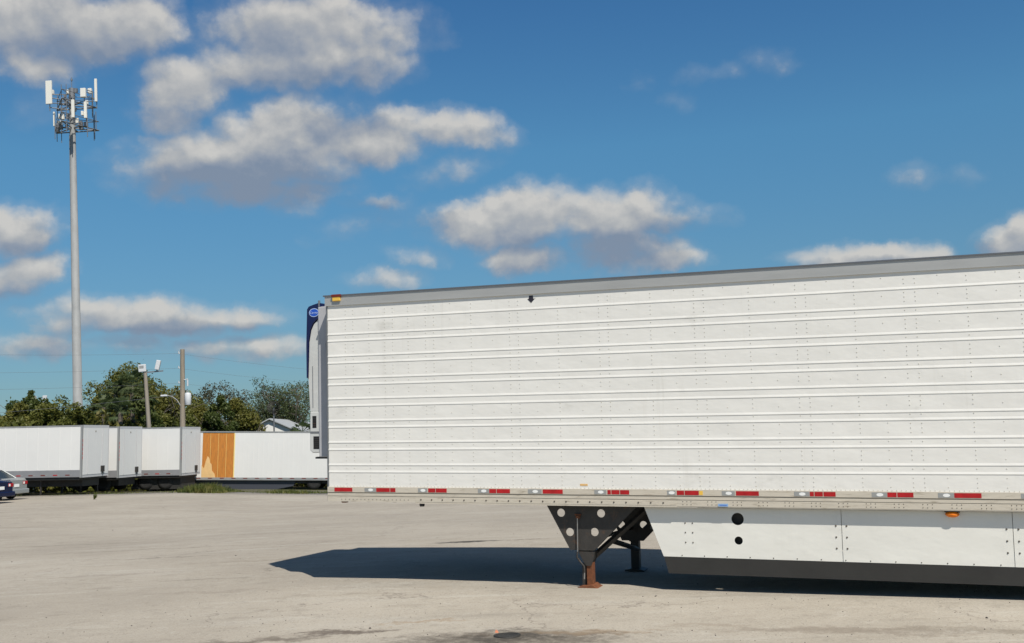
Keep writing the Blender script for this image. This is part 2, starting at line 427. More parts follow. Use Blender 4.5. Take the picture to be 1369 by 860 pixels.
for k_ in ('white_panel', 'skirt', 'unit_white'):
    t_ = M[k_].node_tree; b_ = t_.nodes['Principled BSDF']; tc_ = N(t_, 'ShaderNodeTexCoord')
    bn_ = N(t_, 'ShaderNodeBump'); bn_.inputs['Strength'].default_value = .5; bn_.inputs['Distance'].default_value = .02
    t_.links.new(NOISE(t_, VM(t_, 'MULTIPLY', tc_.outputs['Object'], (1, 1, 1.6)), 2.2, 3, .5), bn_.inputs['Height']); t_.links.new(bn_.outputs[0], b_.inputs['Normal'])
    # rain streaks and road film
    src = b_.inputs['Base Color'].links[0].from_socket if b_.inputs['Base Color'].links else None
    stv = NOISE(t_, VM(t_, 'MULTIPLY', tc_.outputs['Object'], (1, 1, .06)), 9, 5, .7)
    big_ = NOISE(t_, tc_.outputs['Object'], .7, 4, .6)
    f_ = MATH(t_, 'MULTIPLY', SMOOTH(t_, stv, .50, .78, 0, .26), SMOOTH(t_, big_, .40, .65))
    t_.links.new(MIXC(t_, f_, src if src else (.7, .7, .69), (.47, .45, .39)), b_.inputs['Base Color'])
def leafmat(name, cols, scale=.35, tr=.38):
    m_ = bpy.data.materials.new(name); m_.use_nodes = True; t = m_.node_tree; b = t.nodes['Principled BSDF']
    tc_ = N(t, 'ShaderNodeTexCoord')
    f = MATH(t, 'ADD', MATH(t, 'MULTIPLY', NOISE(t, tc_.outputs['Object'], scale, 3, .6), .82), MATH(t, 'MULTIPLY', NOISE(t, tc_.outputs['Object'], scale*9, 2, .6), .18))
    k = len(cols); c = RAMP(t, f, [(.34+.32*i/(k-1), cols[i]) for i in range(k)])
    t.links.new(c, b.inputs['Base Color']); b.inputs['Roughness'].default_value = .6
    tb = N(t, 'ShaderNodeBsdfTranslucent'); t.links.new(c, tb.inputs[0])
    mx = N(t, 'ShaderNodeMixShader'); mx.inputs[0].default_value = tr
    t.links.new(b.outputs[0], mx.inputs[1]); t.links.new(tb.outputs[0], mx.inputs[2])
    t.links.new(mx.outputs[0], t.nodes['Material Output'].inputs[0]); return m_
M['leaf_green'] = leafmat('leaf_green', [(.068, .088, .016), (.115, .132, .024), (.155, .162, .032), (.17, .15, .034)])
M['leaf_dark'] = leafmat('leaf_dark', [(.045, .070, .014), (.078, .105, .020), (.12, .135, .028)])
M['leaf_olive'] = leafmat('leaf_olive', [(.080, .092, .018), (.135, .138, .024), (.175, .165, .034), (.19, .145, .036)])
M['leaf_brown'] = leafmat('leaf_brown', [(.05, .055, .025), (.085, .08, .035), (.11, .09, .04)])
M['leaf_oak'] = leafmat('leaf_oak', [(.045, .07, .024), (.085, .11, .04), (.13, .145, .05)])
M['leaf_palm'] = leafmat('leaf_palm', [(.05, .08, .026), (.085, .12, .045), (.13, .15, .06)])
M['grass'] = leafmat('grass_blades', [(.05, .08, .015), (.12, .14, .03), (.22, .19, .05)], 1.5)

# ------------------------------------------------------------------ terrain
RT = Vector((math.cos(YAW), -math.sin(YAW))); HD = Vector((math.sin(YAW), math.cos(YAW)))
def site(l, d):                                          # metres to the right of / away from the viewpoint
    p = CAMLOC.xy + RT*l + HD*d; return p.x, p.y
def interp(x, pts):
    if x <= pts[0][0]: return pts[0][1]
    for (a, p), (b, q) in zip(pts, pts[1:]):
        if x <= b:
            t = (x-a)/(b-a); return p + (q-p)*t
    return pts[-1][1]
def sst(a, b, x):
    t = max(0, min(1, (x-a)/(b-a))); return t*t*(3-2*t)
def gz(x, y):
    dx, dy = x-CAMLOC.x, y-CAMLOC.y
    l = dx*RT.x + dy*RT.y; d = dx*HD.x + dy*HD.y
    near = -.10*math.exp(-((y-2.5)/.9)**2-((x-4)/2.2)**2) + interp(x, [(-12, .27), (-6, .25), (-2, .235), (1, .20), (3.7, .135), (6.2, .065), (8.7, 0), (13, -.17), (20, -.38), (60, -.5)])
    far = interp(l, [(-60, .9), (-40, .75), (-25.5, .40), (-22, .32), (-17, .20), (-9.7, -.25), (0, -.4), (40, -.6)])
    z = near + (far-near)*sst(16, 44, d)
    return z - .40*sst(55, 68, d)
def gsite(l, d): x, y = site(l, d); return (x, y, gz(x, y))

def ground_mesh(name, ls, ds, dz, material):
    mb = MB(); n = len(ls)
    vs = []
    for d in ds:
        for l in ls:
            x, y = site(l, d); vs.append((x, y, gz(x, y) + dz))
    fs = [(j*n+i, j*n+i+1, (j+1)*n+i+1, (j+1)*n+i) for j in range(len(ds)-1) for i in range(n-1)]
    mb.add(vs, fs, 0, True); return mb.build(name, material)

# lot surface: pale worn concrete / old asphalt
def lot_material():
    m_ = bpy.data.materials.new('worn_lot'); m_.use_nodes = True; t = m_.node_tree; b = t.nodes['Principled BSDF']
    tc_ = N(t, 'ShaderNodeTexCoord'); P = tc_.outputs['Object']
    mp = N(t, 'ShaderNodeMapping'); mp.inputs['Rotation'].default_value = (0, 0, -.36); t.links.new(P, mp.inputs[0])
    R_ = mp.outputs[0]                                    # x across the lot, y away
    big = NOISE(t, R_, .16, 5, .6); mid = NOISE(t, VM(t, 'MULTIPLY', R_, (.35, 1.3, 1)), .9, 6, .65)
    c = RAMP(t, big, [(.3, (.285, .255, .215)), (.5, (.345, .312, .262)), (.72, (.405, .37, .315))])
    c = MIXC(t, SMOOTH(t, mid, .52, .74, 0, .45), c, (.42, .40, .36))
    c = MIXC(t, SMOOTH(t, NOISE(t, VM(t, 'MULTIPLY', R_, (.25, 1.6, 1)), .8, 6, .7), .56, .76, 0, .55), c, (.215, .195, .165))
    st1 = NOISE(t, VM(t, 'MULTIPLY', R_, (.7, 3.2, 1)), 1.1, 8, .76)
    c = MIXC(t, SMOOTH(t, st1, .52, .70, 0, .42), c, (.225, .195, .155))
    c = MIXC(t, SMOOTH(t, NOISE(t, VM(t, 'MULTIPLY', R_, (.3, 3.5, 1)), .7, 6, .7), .56, .70, 0, .5), c, (.46, .44, .39))
    blot = NOISE(t, P, 2.6, 7, .78)
    c = MIXC(t, SMOOTH(t, blot, .52, .66, 0, .45), c, (.235, .21, .175))
    c = MIXC(t, SMOOTH(t, NOISE(t, P, 4.3, 6, .8), .54, .66, 0, .4), c, (.45, .425, .375))
    # aggregate speckle
    sp1 = NOISE(t, P, 38, 3, .7)
    c = MIXC(t, SMOOTH(t, sp1, .54, .68, 0, .6), c, (.17, .155, .135))
    c = MIXC(t, SMOOTH(t, NOISE(t, P, 55, 2, .6), .60, .72, 0, .5), c, (.52, .50, .45))
    # dark specks of grit
    vo = N(t, 'ShaderNodeTexVoronoi'); vo.inputs['Scale'].default_value = 3.2; vo.inputs['Randomness'].default_value = 1; t.links.new(P, vo.inputs['Vector'])
    # cracks
    vc = N(t, 'ShaderNodeTexVoronoi', feature='DISTANCE_TO_EDGE'); vc.inputs['Scale'].default_value = .22
    wv = VM(t, 'ADD', R_, VM(t, 'SCALE', VM(t, 'SUBTRACT', NOISE(t, R_, 1.3, 5, .6, 'Color'), (.5, .5, .5)), scale=1.6))
    t.links.new(wv, vc.inputs['Vector'])
    crk = SMOOTH(t, vc.outputs['Distance'], .0, .006, .55, 0)
    crk = MATH(t, 'MULTIPLY', crk, SMOOTH(t, NOISE(t, P, .35, 2), .48, .60))
    c = MIXC(t, crk, c, (.12, .10, .085))
    # stains with a place of their own: (x, y, rx, ry, angle, strength, colour)
    wob = VM(t, 'SCALE', VM(t, 'SUBTRACT', NOISE(t, P, 2.2, 6, .7, 'Color'), (.5, .5, .5)), scale=1.0)
    Pw = VM(t, 'ADD', P, wob); fine = NOISE(t, P, 9, 5, .7)
    for (x, y, rx, ry, an, st, colr) in STAINS:
        ca, sa = math.cos(an), math.sin(an)
        u = MATH(t, 'ADD', VM(t, 'DOT_PRODUCT', Pw, (ca/rx, sa/rx, 0), out=1), -(ca*x+sa*y)/rx)
        v = MATH(t, 'ADD', VM(t, 'DOT_PRODUCT', Pw, (-sa/ry, ca/ry, 0), out=1), -(-sa*x+ca*y)/ry)
        q = MATH(t, 'ADD', MATH(t, 'MULTIPLY', u, u), MATH(t, 'MULTIPLY', v, v))
        f = SMOOTH(t, MATH(t, 'ADD', q, MATH(t, 'MULTIPLY', fine, 2.6)), 1.1, 2.7, st*.95, 0)
        c = MIXC(t, f, c, colr)
    t.links.new(c, b.inputs['Base Color']); b.inputs['Roughness'].default_value = .88
    b.inputs['Specular IOR Level'].default_value = .25
    bn = N(t, 'ShaderNodeBump'); bn.inputs['Strength'].default_value = .8; bn.inputs['Distance'].default_value = .016
    h = MATH(t, 'ADD', MATH(t, 'MULTIPLY', sp1, .6), MATH(t, 'MULTIPLY', NOISE(t, P, 7, 5, .6), 1.0))
    t.links.new(h, bn.inputs['Height']); t.links.new(bn.outputs[0], b.inputs['Normal'])
    return m_
BR = (.12, .10, .08); DK = (.045, .04, .035); TN = (.26, .19, .12)
STAINS = [
    (3.80, -3.12, 1.25, .50, .36, .98, (.11, .095, .078)),
    (4.3, -2.72, .9, .10, .36, .8, (.15, .12, .09)),
    (3.82, -3.06, 0.45, 0.2, 0.36, 0.7, DK),
    (4.54, -2.57, 0.75, 0.12, 0.36, 0.5, TN),
    (-0.28, 5.57, 0.75, 0.2, 0.36, 0.95, (0.03, 0.027, 0.024)),
    (0.82, 6.0, 0.45, 0.1, 0.36, 0.7, (0.1, 0.085, 0.07)),
    (1.43, -3.75, 0.75, 0.17, 0.55, 0.85, BR),
    (2.02, -3.14, 0.65, 0.13, 0.55, 0.9, (0.1, 0.08, 0.065)),
    (2.52, -2.51, 0.55, 0.07, 0.6, 0.6, TN),
    (6.92, -2.0, 1.3, 0.2, 0.15, 0.6, (0.17, 0.14, 0.11)),
    (8.3, -1.66, 1.1, 0.18, 0.1, 0.5, (0.18, 0.155, 0.12)),
    (5.68, -1.95, 0.5, 0.1, 0.3, 0.4, (0.2, 0.16, 0.12)),
    (-2.81, 2.54, 1.5, 0.12, 0.36, 0.45, (0.2, 0.17, 0.13)),
    (-7.33, 4.74, 2.6, 0.12, 0.36, 0.5, (0.17, 0.15, 0.12)),
    (-2.2, 0.26, 0.9, 0.08, 0.36, 0.5, (0.18, 0.16, 0.13)),
    (-5.38, 3.15, 1.0, 0.08, 0.36, 0.6, (0.15, 0.13, 0.11)),
    (-4.35, 0.72, 1.2, 0.1, 0.36, 0.4, (0.19, 0.16, 0.13)),
    (-10.3, 6.31, 2.0, 0.12, 0.36, 0.5, (0.16, 0.14, 0.11)),
    (-1.51, -0.96, 1.4, 0.1, 0.3, 0.35, (0.2, 0.17, 0.14)),
    (0.95, -0.86, 1.0, 0.06, 0.36, 0.35, (0.2, 0.18, 0.14)),
    (-16.39, 12.22, 4, 0.15, 0.36, 0.4, (0.18, 0.16, 0.13)),
    (-6.91, 8.86, 3, 0.14, 0.36, 0.35, (0.2, 0.17, 0.14)),
]
M['lot'] = lot_material()
M['earth'] = mat('earth', (.075, .072, .035), .95, var=.3, vscale=.8, dirt=(.13, .11, .07), dscale=.5, bump=.5, bscale=6)

ls = [-2500, -800, -300, -120, -70, -50, -40, -34] + [-30+2*i for i in range(31)] + [34, 45, 70, 120, 300, 800, 2500]
ds = [-400, -60, -20, -8, 0, 4, 8, 12, 16, 20, 24, 28, 32, 36, 40, 44, 48, 50, 52, 54, 56, 58, 60, 64, 68, 75, 90, 120, 200, 400, 900, 3500]
tag(ground_mesh('ground', ls, ds, -.05, M['earth']), kind='structure')
# lot slab with a ragged far edge
rl = random.Random(3)
def lot():
    mb = MB(); L = [-140, -90, -60, -45, -38] + [-34+.5*i for i in range(137)] + [40, 55, 90, 140]
    D = [-40, -10, 0, 5, 8, 10, 12, 14, 16, 18, 20, 23, 26, 29, 32, 35, 38, 41, 44, 47, 49.5, 51.5]
    vs = []
    for l in L:
        e = 54.3 + .35*math.sin(l*.7) + rl.uniform(-.25, .25)
        for d in D + [e]:
            x, y = site(l, d); vs.append((x, y, gz(x, y)))
        vs.append((x, y, gz(x, y)-.09))
    k = len(D)+2
    mb.add(vs, [(i*k+j, (i+1)*k+j, (i+1)*k+j+1, i*k+j+1) for i in range(len(L)-1) for j in range(k-1)], 0, True)
    return mb.build('parking_lot', M['lot'])
tag(lot(), kind='structure')

# ------------------------------------------------------------------ the refrigerated trailer
LEN = 16.15; ZB = 1.19; ZP = 1.405; ZC = 3.925; ZT = 4.072; WID = 2.59
tr = empty('refrigerated_trailer', (-0.0439, 0.0306, 0.1290), (0.0255, 0.0387, 0),
           'long white ribbed refrigerated trailer standing without its truck, filling the right of the lot', 'trailer')
RIBS = [3.725, 3.513, 3.419, 3.207, 3.11, 2.90, 2.807, 2.611, 2.512, 2.305, 2.215, 2.007, 1.907, 1.697, 1.60]
def side(yo, sgn):
    """corrugated side skin at y = yo whose outside faces sgn"""
    prof = [(ZP, 0)]
    for z in sorted(RIBS):
        prof += [(z-.001, 0), (z, .0042), (z+.006, .0047), (z+.030, 0)]
    prof.append((ZC, 0))
    mb = MB(); xs = [0.045] + [1.623+1.2192*k for k in range(12)] + [LEN-.03]
    for a, b in zip(xs, xs[1:]):
        vs = [(a, yo+sgn*h, z) for z, h in prof] + [(b, yo+sgn*h, z) for z, h in prof]
        n = len(prof)
        fs = [(i, n+i, n+i+1, i+1) if sgn < 0 else (i, i+1, n+i+1, n+i) for i in range(n-1)]
        mb.add(vs, fs, 0)
    return mb
mbn = side(0, -1); side(WID, 1).build('side_panel', M['white_panel'], tr)
# rivets on the near skin
rv = mbn
def rivet(mb, x, y, z, r_=.0075, h=.004, n=6, mi=1):
    vs = [(x+r_*math.cos(2*PI*i/n), y, z+r_*math.sin(2*PI*i/n)) for i in range(n)] + [(x+.6*r_*math.cos(2*PI*i/n), y-h, z+.6*r_*math.sin(2*PI*i/n)) for i in range(n)]
    mb.add(vs, [(i, (i+1) % n, n+(i+1) % n, n+i) for i in range(n)] + [tuple(range(n, 2*n))], mi)
rr = random.Random(5)
def onrib(z): return any(b-.012 < z < b+.048 for b in RIBS)
def rcol(x, step, r_=.0068):
    z = ZP+.05
    while z < ZC-.03:
        if not onrib(z): rivet(rv, x+rr.uniform(-.001, .001), -.0005, z, r_)
        z += step
k = 0
cols = [.391-.06, .391+.06, 1.005-.06, 1.005+.06] + [c for q in range(11) for c in (1.623+1.2192*q-.06, 1.623+1.2192*q+.06)]
for x in cols: rcol(x, .052)
for x in [.70, 1.30] : rcol(x, .052)
for q in range(11):
    x0 = 1.623+1.2192*q
    rcol(x0+.61, .052); rcol(x0+.305, .105, .0065); rcol(x0+.914, .105, .0065)
x = .08
while x < LEN-.1:
    rivet(rv, x, -.0005, ZP+.012, .006); x += .051
sp_near = rv.build('side_panel', [M['white_panel'], M['rivet']], tr)
# rails
def rail(yo, sgn):
    mb = MB()
    def strip(z0, z1, out, x0=.03, x1=LEN, mi=0):
        a, b = (yo, yo+sgn*out) if sgn > 0 else (yo+sgn*out, yo)
        mb.box((x0, a, z0), (x1, b, z1), mi)
    strip(1.333, ZP, .014); strip(1.318, 1.3331, .006, mi=1); strip(1.283, 1.3181, .012); strip(1.276, 1.2831, .005, mi=1)
    strip(1.205, 1.2761, .010)
    if sgn < 0:
        strip(ZB, 1.206, .012, 1.38, 4.92); strip(ZB+.004, 1.2055, .007, 4.92, LEN)
        strip(1.212, 1.262, .013, 1.38, 4.92)
    if sgn < 0:
        b = mb; x = 1.46
        while x < 4.85: rivet(b, x, -.0135, 1.243, .012, .006, mi=2); x += .157
        x = .25
        while x < 1.3: rivet(b, x, -.0105, 1.235, .007, .003, mi=2); x += .06
        x = 5.05
        while x < LEN:
            for dx in (-.05, .0, .05):
                rivet(b, x+dx, -.0105, 1.225, .006, .003, mi=2); rivet(b, x+dx, -.0105, 1.262, .006, .003, mi=2)
            x += .305
    o = mb.build('bottom_rail', [M['rail'], M['rail_dark'], M['bolt']], tr)
    if sgn < 0:
        tag(o, 'beige aluminium bottom rail with red and silver reflectors')
    return o
rail_near = rail(0, -1); rail(WID, 1)
def caprail(yo, sgn):
    mb = MB()
    def strip(z0, z1, out, x0=.012, mi=0):
        a, b = (yo, yo+sgn*out) if sgn > 0 else (yo+sgn*out, yo)
        mb.box((x0, a, z0), (LEN, b, z1), mi)
    strip(ZC, ZC+.008, .020); strip(ZC+.008, ZT-.022, .014); strip(ZT-.022, ZT-.012, .018)
    strip(ZT-.012, ZT+.006, .026, -.01, 1)
    return mb.build('top_rail', [M['cap'], M['roof_edge']], tr)
top_near = caprail(0, -1); caprail(WID, 1)
# roof with a little sag, floor, rear
mb = MB(); nx = 28
vs = []
for i in range(nx+1):
    x = .0+(LEN)*i/nx
    for y, z in ((.0, ZT-.01), (.05, ZT-.002), (WID/2, ZT+.004), (WID-.05, ZT-.002), (WID, ZT-.01)): vs.append((x, y, z + rr.uniform(-.003, .003)))
mb.add(vs, [(i*5+j, (i+1)*5+j, (i+1)*5+j+1, i*5+j+1) for i in range(nx) for j in range(4)], 0, True)
mb.build('roof', M['roof'], tr)
MB().box((.05, .03, 1.21), (LEN-.02, WID-.03, 1.30)).build('floor', M['black_paint'], tr)
mb = MB()
for i in range(38):
    x = .6+.4*i
    mb.box((x, .06, 1.195), (x+.05, WID-.06, 1.2125))
each(mb, 'crossmember', M['black_paint'], tr)
# front wall with rounded corner posts
mb = MB(); R_ = .05; pts = []
for i in range(7):
    a = PI/2*i/6; pts.append((.05-R_*math.sin(a), .045-R_*math.cos(a)+.005))
pts = [(.05, -.006)] + pts[0:] + [(.0, .3)]
vs = [(x, y, 1.205) for x, y in pts] + [(x, y, ZC+.02) for x, y in pts]; n = len(pts)
mb.add(vs, [(i, i+1, n+i+1, n+i) for i in range(n-1)], 0, True)
vs = [(x, WID-y, 1.205) for x, y in pts] + [(x, WID-y, ZC+.02) for x, y in pts]
mb.add(vs, [(i+1, i, n+i, n+i+1) for i in range(n-1)], 0, True)
each(mb, 'corner_post', M['galv'], tr)
MB().box((0, .05, 1.21), (.04, WID-.05, ZT-.02)).build('front_wall', M['white_panel'], tr)
MB().box((.0, .02, ZC+.02), (.05, WID-.02, ZT-.012)).build('front_header', M['cap'], tr)
mb = MB(); mb.box((LEN-.03, .03, ZP), (LEN, WID/2-.004, ZC)); mb.box((LEN-.03, WID/2+.004, ZP), (LEN, WID-.03, ZC))
each(mb, 'rear_door', M['white_panel'], tr)
mb = MB(); mb.box((LEN-.05, 0, 1.1), (LEN+.02, .03, ZC)); mb.box((LEN-.05, WID-.03, 1.1), (LEN+.02, WID, ZC)); mb.box((LEN-.05, .0, 1.1), (LEN+.02, WID, ZP)); mb.box((LEN-.05, 0, ZC), (LEN+.02, WID, ZT))
mb.build('rear_frame', M['galv'], tr)
# reflective tape
for a, b, sp_ in [(.14,.42,()), (.79,1.08,(.72,)), (1.57,1.84,(.4,)), (2.45,2.74,(.35,)), (3.19,3.46,()), (4.05,4.33,(.17,.57)), (4.93,5.20,(.35,)),
                  (5.65,5.92,()), (6.51,6.80,(.17,.52)), (7.37,7.65,(.37,)), (8.08,8.36,()), (9.3,9.58,()), (10.5,10.78,()), (11.7,11.98,())]:
    mb = MB(); e = [0] + list(sp_) + [1]
    for p, q in zip(e, e[1:]):
        mb.box((a+(b-a)*p+(.004 if p else 0), -.0165, 1.341), (a+(b-a)*q-(.004 if q < 1 else 0), -.0143, 1.394))
    t = mb.build('reflector_tape', M['red'], tr, label='red reflective strip on the bottom rail')
for a, b in [(.61,.79), (1.42,1.56), (2.29,2.45), (2.99,3.18), (3.88,4.04), (4.81,4.92), (5.48,5.64), (6.33,6.51), (7.20,7.37), (7.91,8.08), (8.76,8.93)]:
    mb = MB().box((a, -.0163, 1.341), (b-.004, -.0143, 1.394))
    t = mb.build('reflector_tape', M['silver_tape'], tr, label='silver reflective strip with a white oval on the bottom rail')
    mb = MB(); cx = a+(b-a)*.52
    mb.add([(cx+.038*math.cos(2*PI*i/14), -.0168, 1.3675+.019*math.sin(2*PI*i/14)) for i in range(14)], [tuple(range(14))])
    mb.build('white_oval', M['white_spot'], t)
MB().box((5.205, -.0165, 1.343), (5.25, -.0143, 1.392)).build('reflector_tape', M['amber_yellow'], tr, label='pale yellow end piece beside a red strip')
# stickers and decals
a_ = [(-.028, .035), (.028, .035), (.033, -.005), (.052, -.010), (0, -.062), (-.052, -.010), (-.033, -.005)]
MB().prism([(3.09+x*.95, 3.872+z) for x, z in a_], -.003, -.0008).build('arrow_decal', M['decal'], tr)
mb = MB(); mb.box((3.69, -.003, 1.443), (3.79, -.0008, 1.468)); mb.build('warning_sticker', M['orange_sticker'], tr)
mb = MB(); mb.box((5.43, -.0165, 1.208), (5.55, -.0123, 1.240)); o = mb.build('blue_sticker', M['blue_sticker'], tr)
MB().box((5.445, -.0172, 1.220), (5.535, -.0167, 1.228)).build('sticker_text_line', M['logo_blue'], o)
# marker lamps
o = MB().box((.145, -.040, ZT-.085), (.27, -.014, ZT-.020)).build('marker_lamp', M['amber_yellow'], tr, bevel=.008)
MB().box((.135, -.046, ZT-.028), (.28, -.012, ZT+.010)).build('lamp_hood', M['dark_red'], o, bevel=.004)
# small fittings under the front
MB().lathe([(.03, 1.15), (.035, 1.165), (.035, 1.19), (.02, 1.205)], c=(1.455, .03, 0)).build('rail_fitting', M['black'], tr)
MB().lathe([(.045, 1.185), (.05, 1.2), (.03, 1.21)], c=(.26, .06, 0)).build('rail_fitting', M['rust'], tr)
mb = MB(); mb.box((.05, .3, 1.192), (1.2, WID-.3, 1.209)); mb.lathe([(.045, 1.11), (.06, 1.12), (.04, 1.14), (.06, 1.192)], c=(.92, WID/2, 0))
mb.build('kingpin_plate', M['dark_steel'], tr)

# refrigeration unit on the nose
ru = MB(); fr = ru; fr.box((-.24, .22, 1.80), (0, WID-.22, 3.95)); unit = fr.build('refrigeration_unit', M['grey_frame'], tr, bevel=.012)
blow = [(-.20, 3.79), (-.27, 3.765), (-.33, 3.71), (-.375, 3.62), (-.408, 3.45), (-.427, 2.94)]
mb = MB(); mb.prism([(-.245, 2.45), (-.245, 3.775)] + [(x+.008, z-.005) for x, z in blow[1:]] + [(-.420, 2.9), (-.396, 2.45)], .245, WID-.245)
mb.build('unit_cover', M['unit_white'], unit, bevel=.006)
mb = MB(); mb.prism([(-.205, 1.86), (-.205, 2.448), (-.392, 2.448), (-.398, 1.90), (-.36, 1.86)], .235, WID-.235)
lo = mb.build('lower_cover', M['unit_white'], unit, bevel=.012)
mb = MB(); mb.prism([(-.19, 3.79), (-.19, 4.0), (-.235, 4.005), (-.32, 3.985), (-.395, 3.962), (-.425, 3.92), (-.442, 3.4), (-.440, 2.93), (-.427, 2.93)] + blow[1:-1][::-1][:0] + [(x, z) for x, z in blow[::-1][1:-1]], .225, WID-.225)
bf = mb.build('blue_cowl', M['unit_blue'], unit, bevel=.008)
mb = MB(); mb.add([(-.305+.082*math.cos(2*PI*i/32), .2225, 3.868+.062*math.sin(2*PI*i/32)) for i in range(32)] + [(-.305+.082*math.cos(2*PI*i/32), .2255, 3.868+.062*math.sin(2*PI*i/32)) for i in range(32)], [tuple(range(32))] + [(i, 32+i, 32+(i+1) % 32, (i+1) % 32) for i in range(32)])
lg = mb.build('logo_badge', M['logo_pale'], unit)
MB().add([(-.305+.072*math.cos(2*PI*i/32), .2215, 3.868+.052*math.sin(2*PI*i/32)) for i in range(32)], [tuple(range(32))]).build('logo_field', M['logo_blue'], unit)
text_mesh('logo_lettering', 'Carrier', .047, M['logo_pale'], unit, (-.305, .220, 3.866))
mb = MB()
for x0, x1, z0, z1 in ((-.352, -.288, 2.215, 2.385), (-.338, -.212, 1.915, 2.095)):
    mb.box((x0, .2325, z0), (x1, .2365, z1))
each(mb, 'louvre_opening', M['black'], unit)
mb = MB()
for k in range(5): mb.box((-.325, .2305, 1.94+k*.03), (-.227, .2322, 1.948+k*.03))
for k in range(4): mb.box((-.347, .2305, 2.24+k*.035), (-.293, .2322, 2.247+k*.035))
each(mb, 'louvre_slat', M['dark_steel'], unit)
MB().box((-.39, .2325, 2.135), (-.21, .2365, 2.165)).build('latch_bar', M['galv_dark'], unit)
MB().box((-.352, .2415, 2.5), (-.343, .2445, 3.1)).build('door_seam', M['galv_dark'], unit)
MB().box((-.33, .27, 1.775), (-.10, WID-.27, 1.80)).build('unit_base', M['black'], unit)
mb = MB().tube([(-.225, .235, 3.95), (-.225, .235, 4.04)], .016)
mb.build('unit_stub', M['galv_dark'], unit)
mb = MB()
mb.tube([(-.05, .19, 3.7), (-.06, .15, 3.4), (-.03, .13, 3.0), (-.05, .16, 2.6), (-.04, .14, 2.2)], .012, 6)
mb.build('unit_hose', M['black'], unit)

# landing gear: near and far support leg
def landing_gear(side_):
    near = side_ == 0
    Y0 = .13 if near else 2.20; dx = 0 if near else .14; dz = 0 if near else -.15
    g = empty('landing_gear', (dx, 0, dz)); g.parent = tr
    if near: tag(g, 'near support leg with rusty foot and crank')
    out = [(3.19, 1.18-dz), (3.495, .615), (3.815, .615), (4.178, .975), (4.39, 1.18-dz)]
    holes = [(3.383, 1.085, .052), (3.497, .841, .052), (3.917, 1.085, .052), (3.826, .848, .052)]
    plate('bracket_plate', out, holes, Y0, Y0+.008, M['black_paint'] if not near else M['dark_steel'], g)
    # folded edges of the plate
    mb = MB(); s1 = .006
    def fl(p, q, w=.05):
        d = Vector((q[0]-p[0], 0, q[1]-p[1])).normalized(); nn = Vector((-d.z, 0, d.x))*s1
        P0_, P1_ = Vector((p[0], Y0+.008, p[1])), Vector((q[0], Y0+.008, q[1])); yv = Vector((0, w, 0))
        vs = [P0_, P1_, P1_+yv, P0_+yv, P0_+nn, P1_+nn, P1_+yv+nn, P0_+yv+nn]
        mb.add(vs, [(0,3,2,1),(4,5,6,7),(0,1,5,4),(1,2,6,5),(2,3,7,6),(3,0,4,7)])
    fl(out[0], out[1]); fl(out[2], out[3]); each(mb, 'plate_flange', M['dark_steel'], g)
    zt = 1.18-dz
    mb = MB(); mb.box((3.60, Y0+.012, .60), (3.74, Y0+.15, zt)); mb.build('outer_leg', M['dark_steel'], g, bevel=.006)
    if near:
        MB().prism([(3.60, .598), (3.82, .598), (3.80, .50), (3.765, .42), (3.70, .42), (3.665, .47)], Y0+.004, Y0+.15).build('leg_shroud', M['dark_steel'], g)
        MB().box((3.70, Y0+.02, .155), (3.785, Y0+.12, .46)).build('inner_leg', M['rust'], g, bevel=.006)
        MB().box((3.63, Y0+.06, .155), (3.675, Y0+.12, .44)).build('foot_stay', M['dark_steel'], g)
        mb = MB(); mb.prism([(3.585, .148), (3.62, .164), (3.68, .172), (3.79, .19), (3.82, .166), (3.86, .148), (3.85, .136), (3.595, .136)], Y0-.04, Y0+.20)
        mb.build('foot', M['rust'], g, bevel=.006)
        mb = MB(); mb.lathe([(.014, Y0-.045), (.028, Y0-.03), (.028, Y0), (.02, Y0+.02)], 'Y', (3.615, 0, 1.04)); mb.box((3.575, Y0-.03, 1.055), (3.655, Y0-.005, 1.075))
        mb.build('crank_socket', M['rust'], g)
        mb = MB(); mb.tube([(3.612, Y0-.035, 1.04), (3.605, Y0-.035, .62), (3.60, Y0-.035, .585)], .007, 8)
        mb.build('crank_rod', M['steel'], g)
        mb = MB(); mb.tube([(3.60, Y0-.035, .60), (3.595, Y0-.04, .53), (3.64, Y0-.04, .47), (3.685, Y0-.04, .42), (3.69, Y0-.04, .34)], .012, 8)
        mb.build('crank_arm', M['dark_steel'], g)
        mb = MB(); mb.tube([(3.69, Y0-.04, .36), (3.685, Y0-.04, .26)], .009, 8); mb.build('crank_grip', M['steel'], g)
    else:
        MB().box((3.62, Y0+.02, .20), (3.74, Y0+.13, .62)).build('inner_leg', M['black_paint'], g)
        MB().prism([(3.53, .195), (3.62, .215), (3.74, .215), (3.83, .195), (3.82, .18), (3.54, .18)], Y0-.04, Y0+.2).build('foot', M['black_paint'], g)
    return g
landing_gear(0); landing_gear(1)
mb = MB()
mb.tube([(3.67, .28, .70), (3.78, 2.3, .64)], .025, 8)
mb.build('gear_cross_shaft', M['black_paint'], tr)
mb = MB()
def bar(p, q, w):
    mb.tube([p, q], w, 4, smooth=False)
bar((3.74, .30, .50), (4.50, .34, 1.16), .040)
bar((3.98, .34, .72), (3.86, 2.24, .34), .036)
bar((3.80, 2.35, .48), (4.55, 2.35, 1.16), .036)
each(mb, 'gear_brace', M['black_paint'], tr)

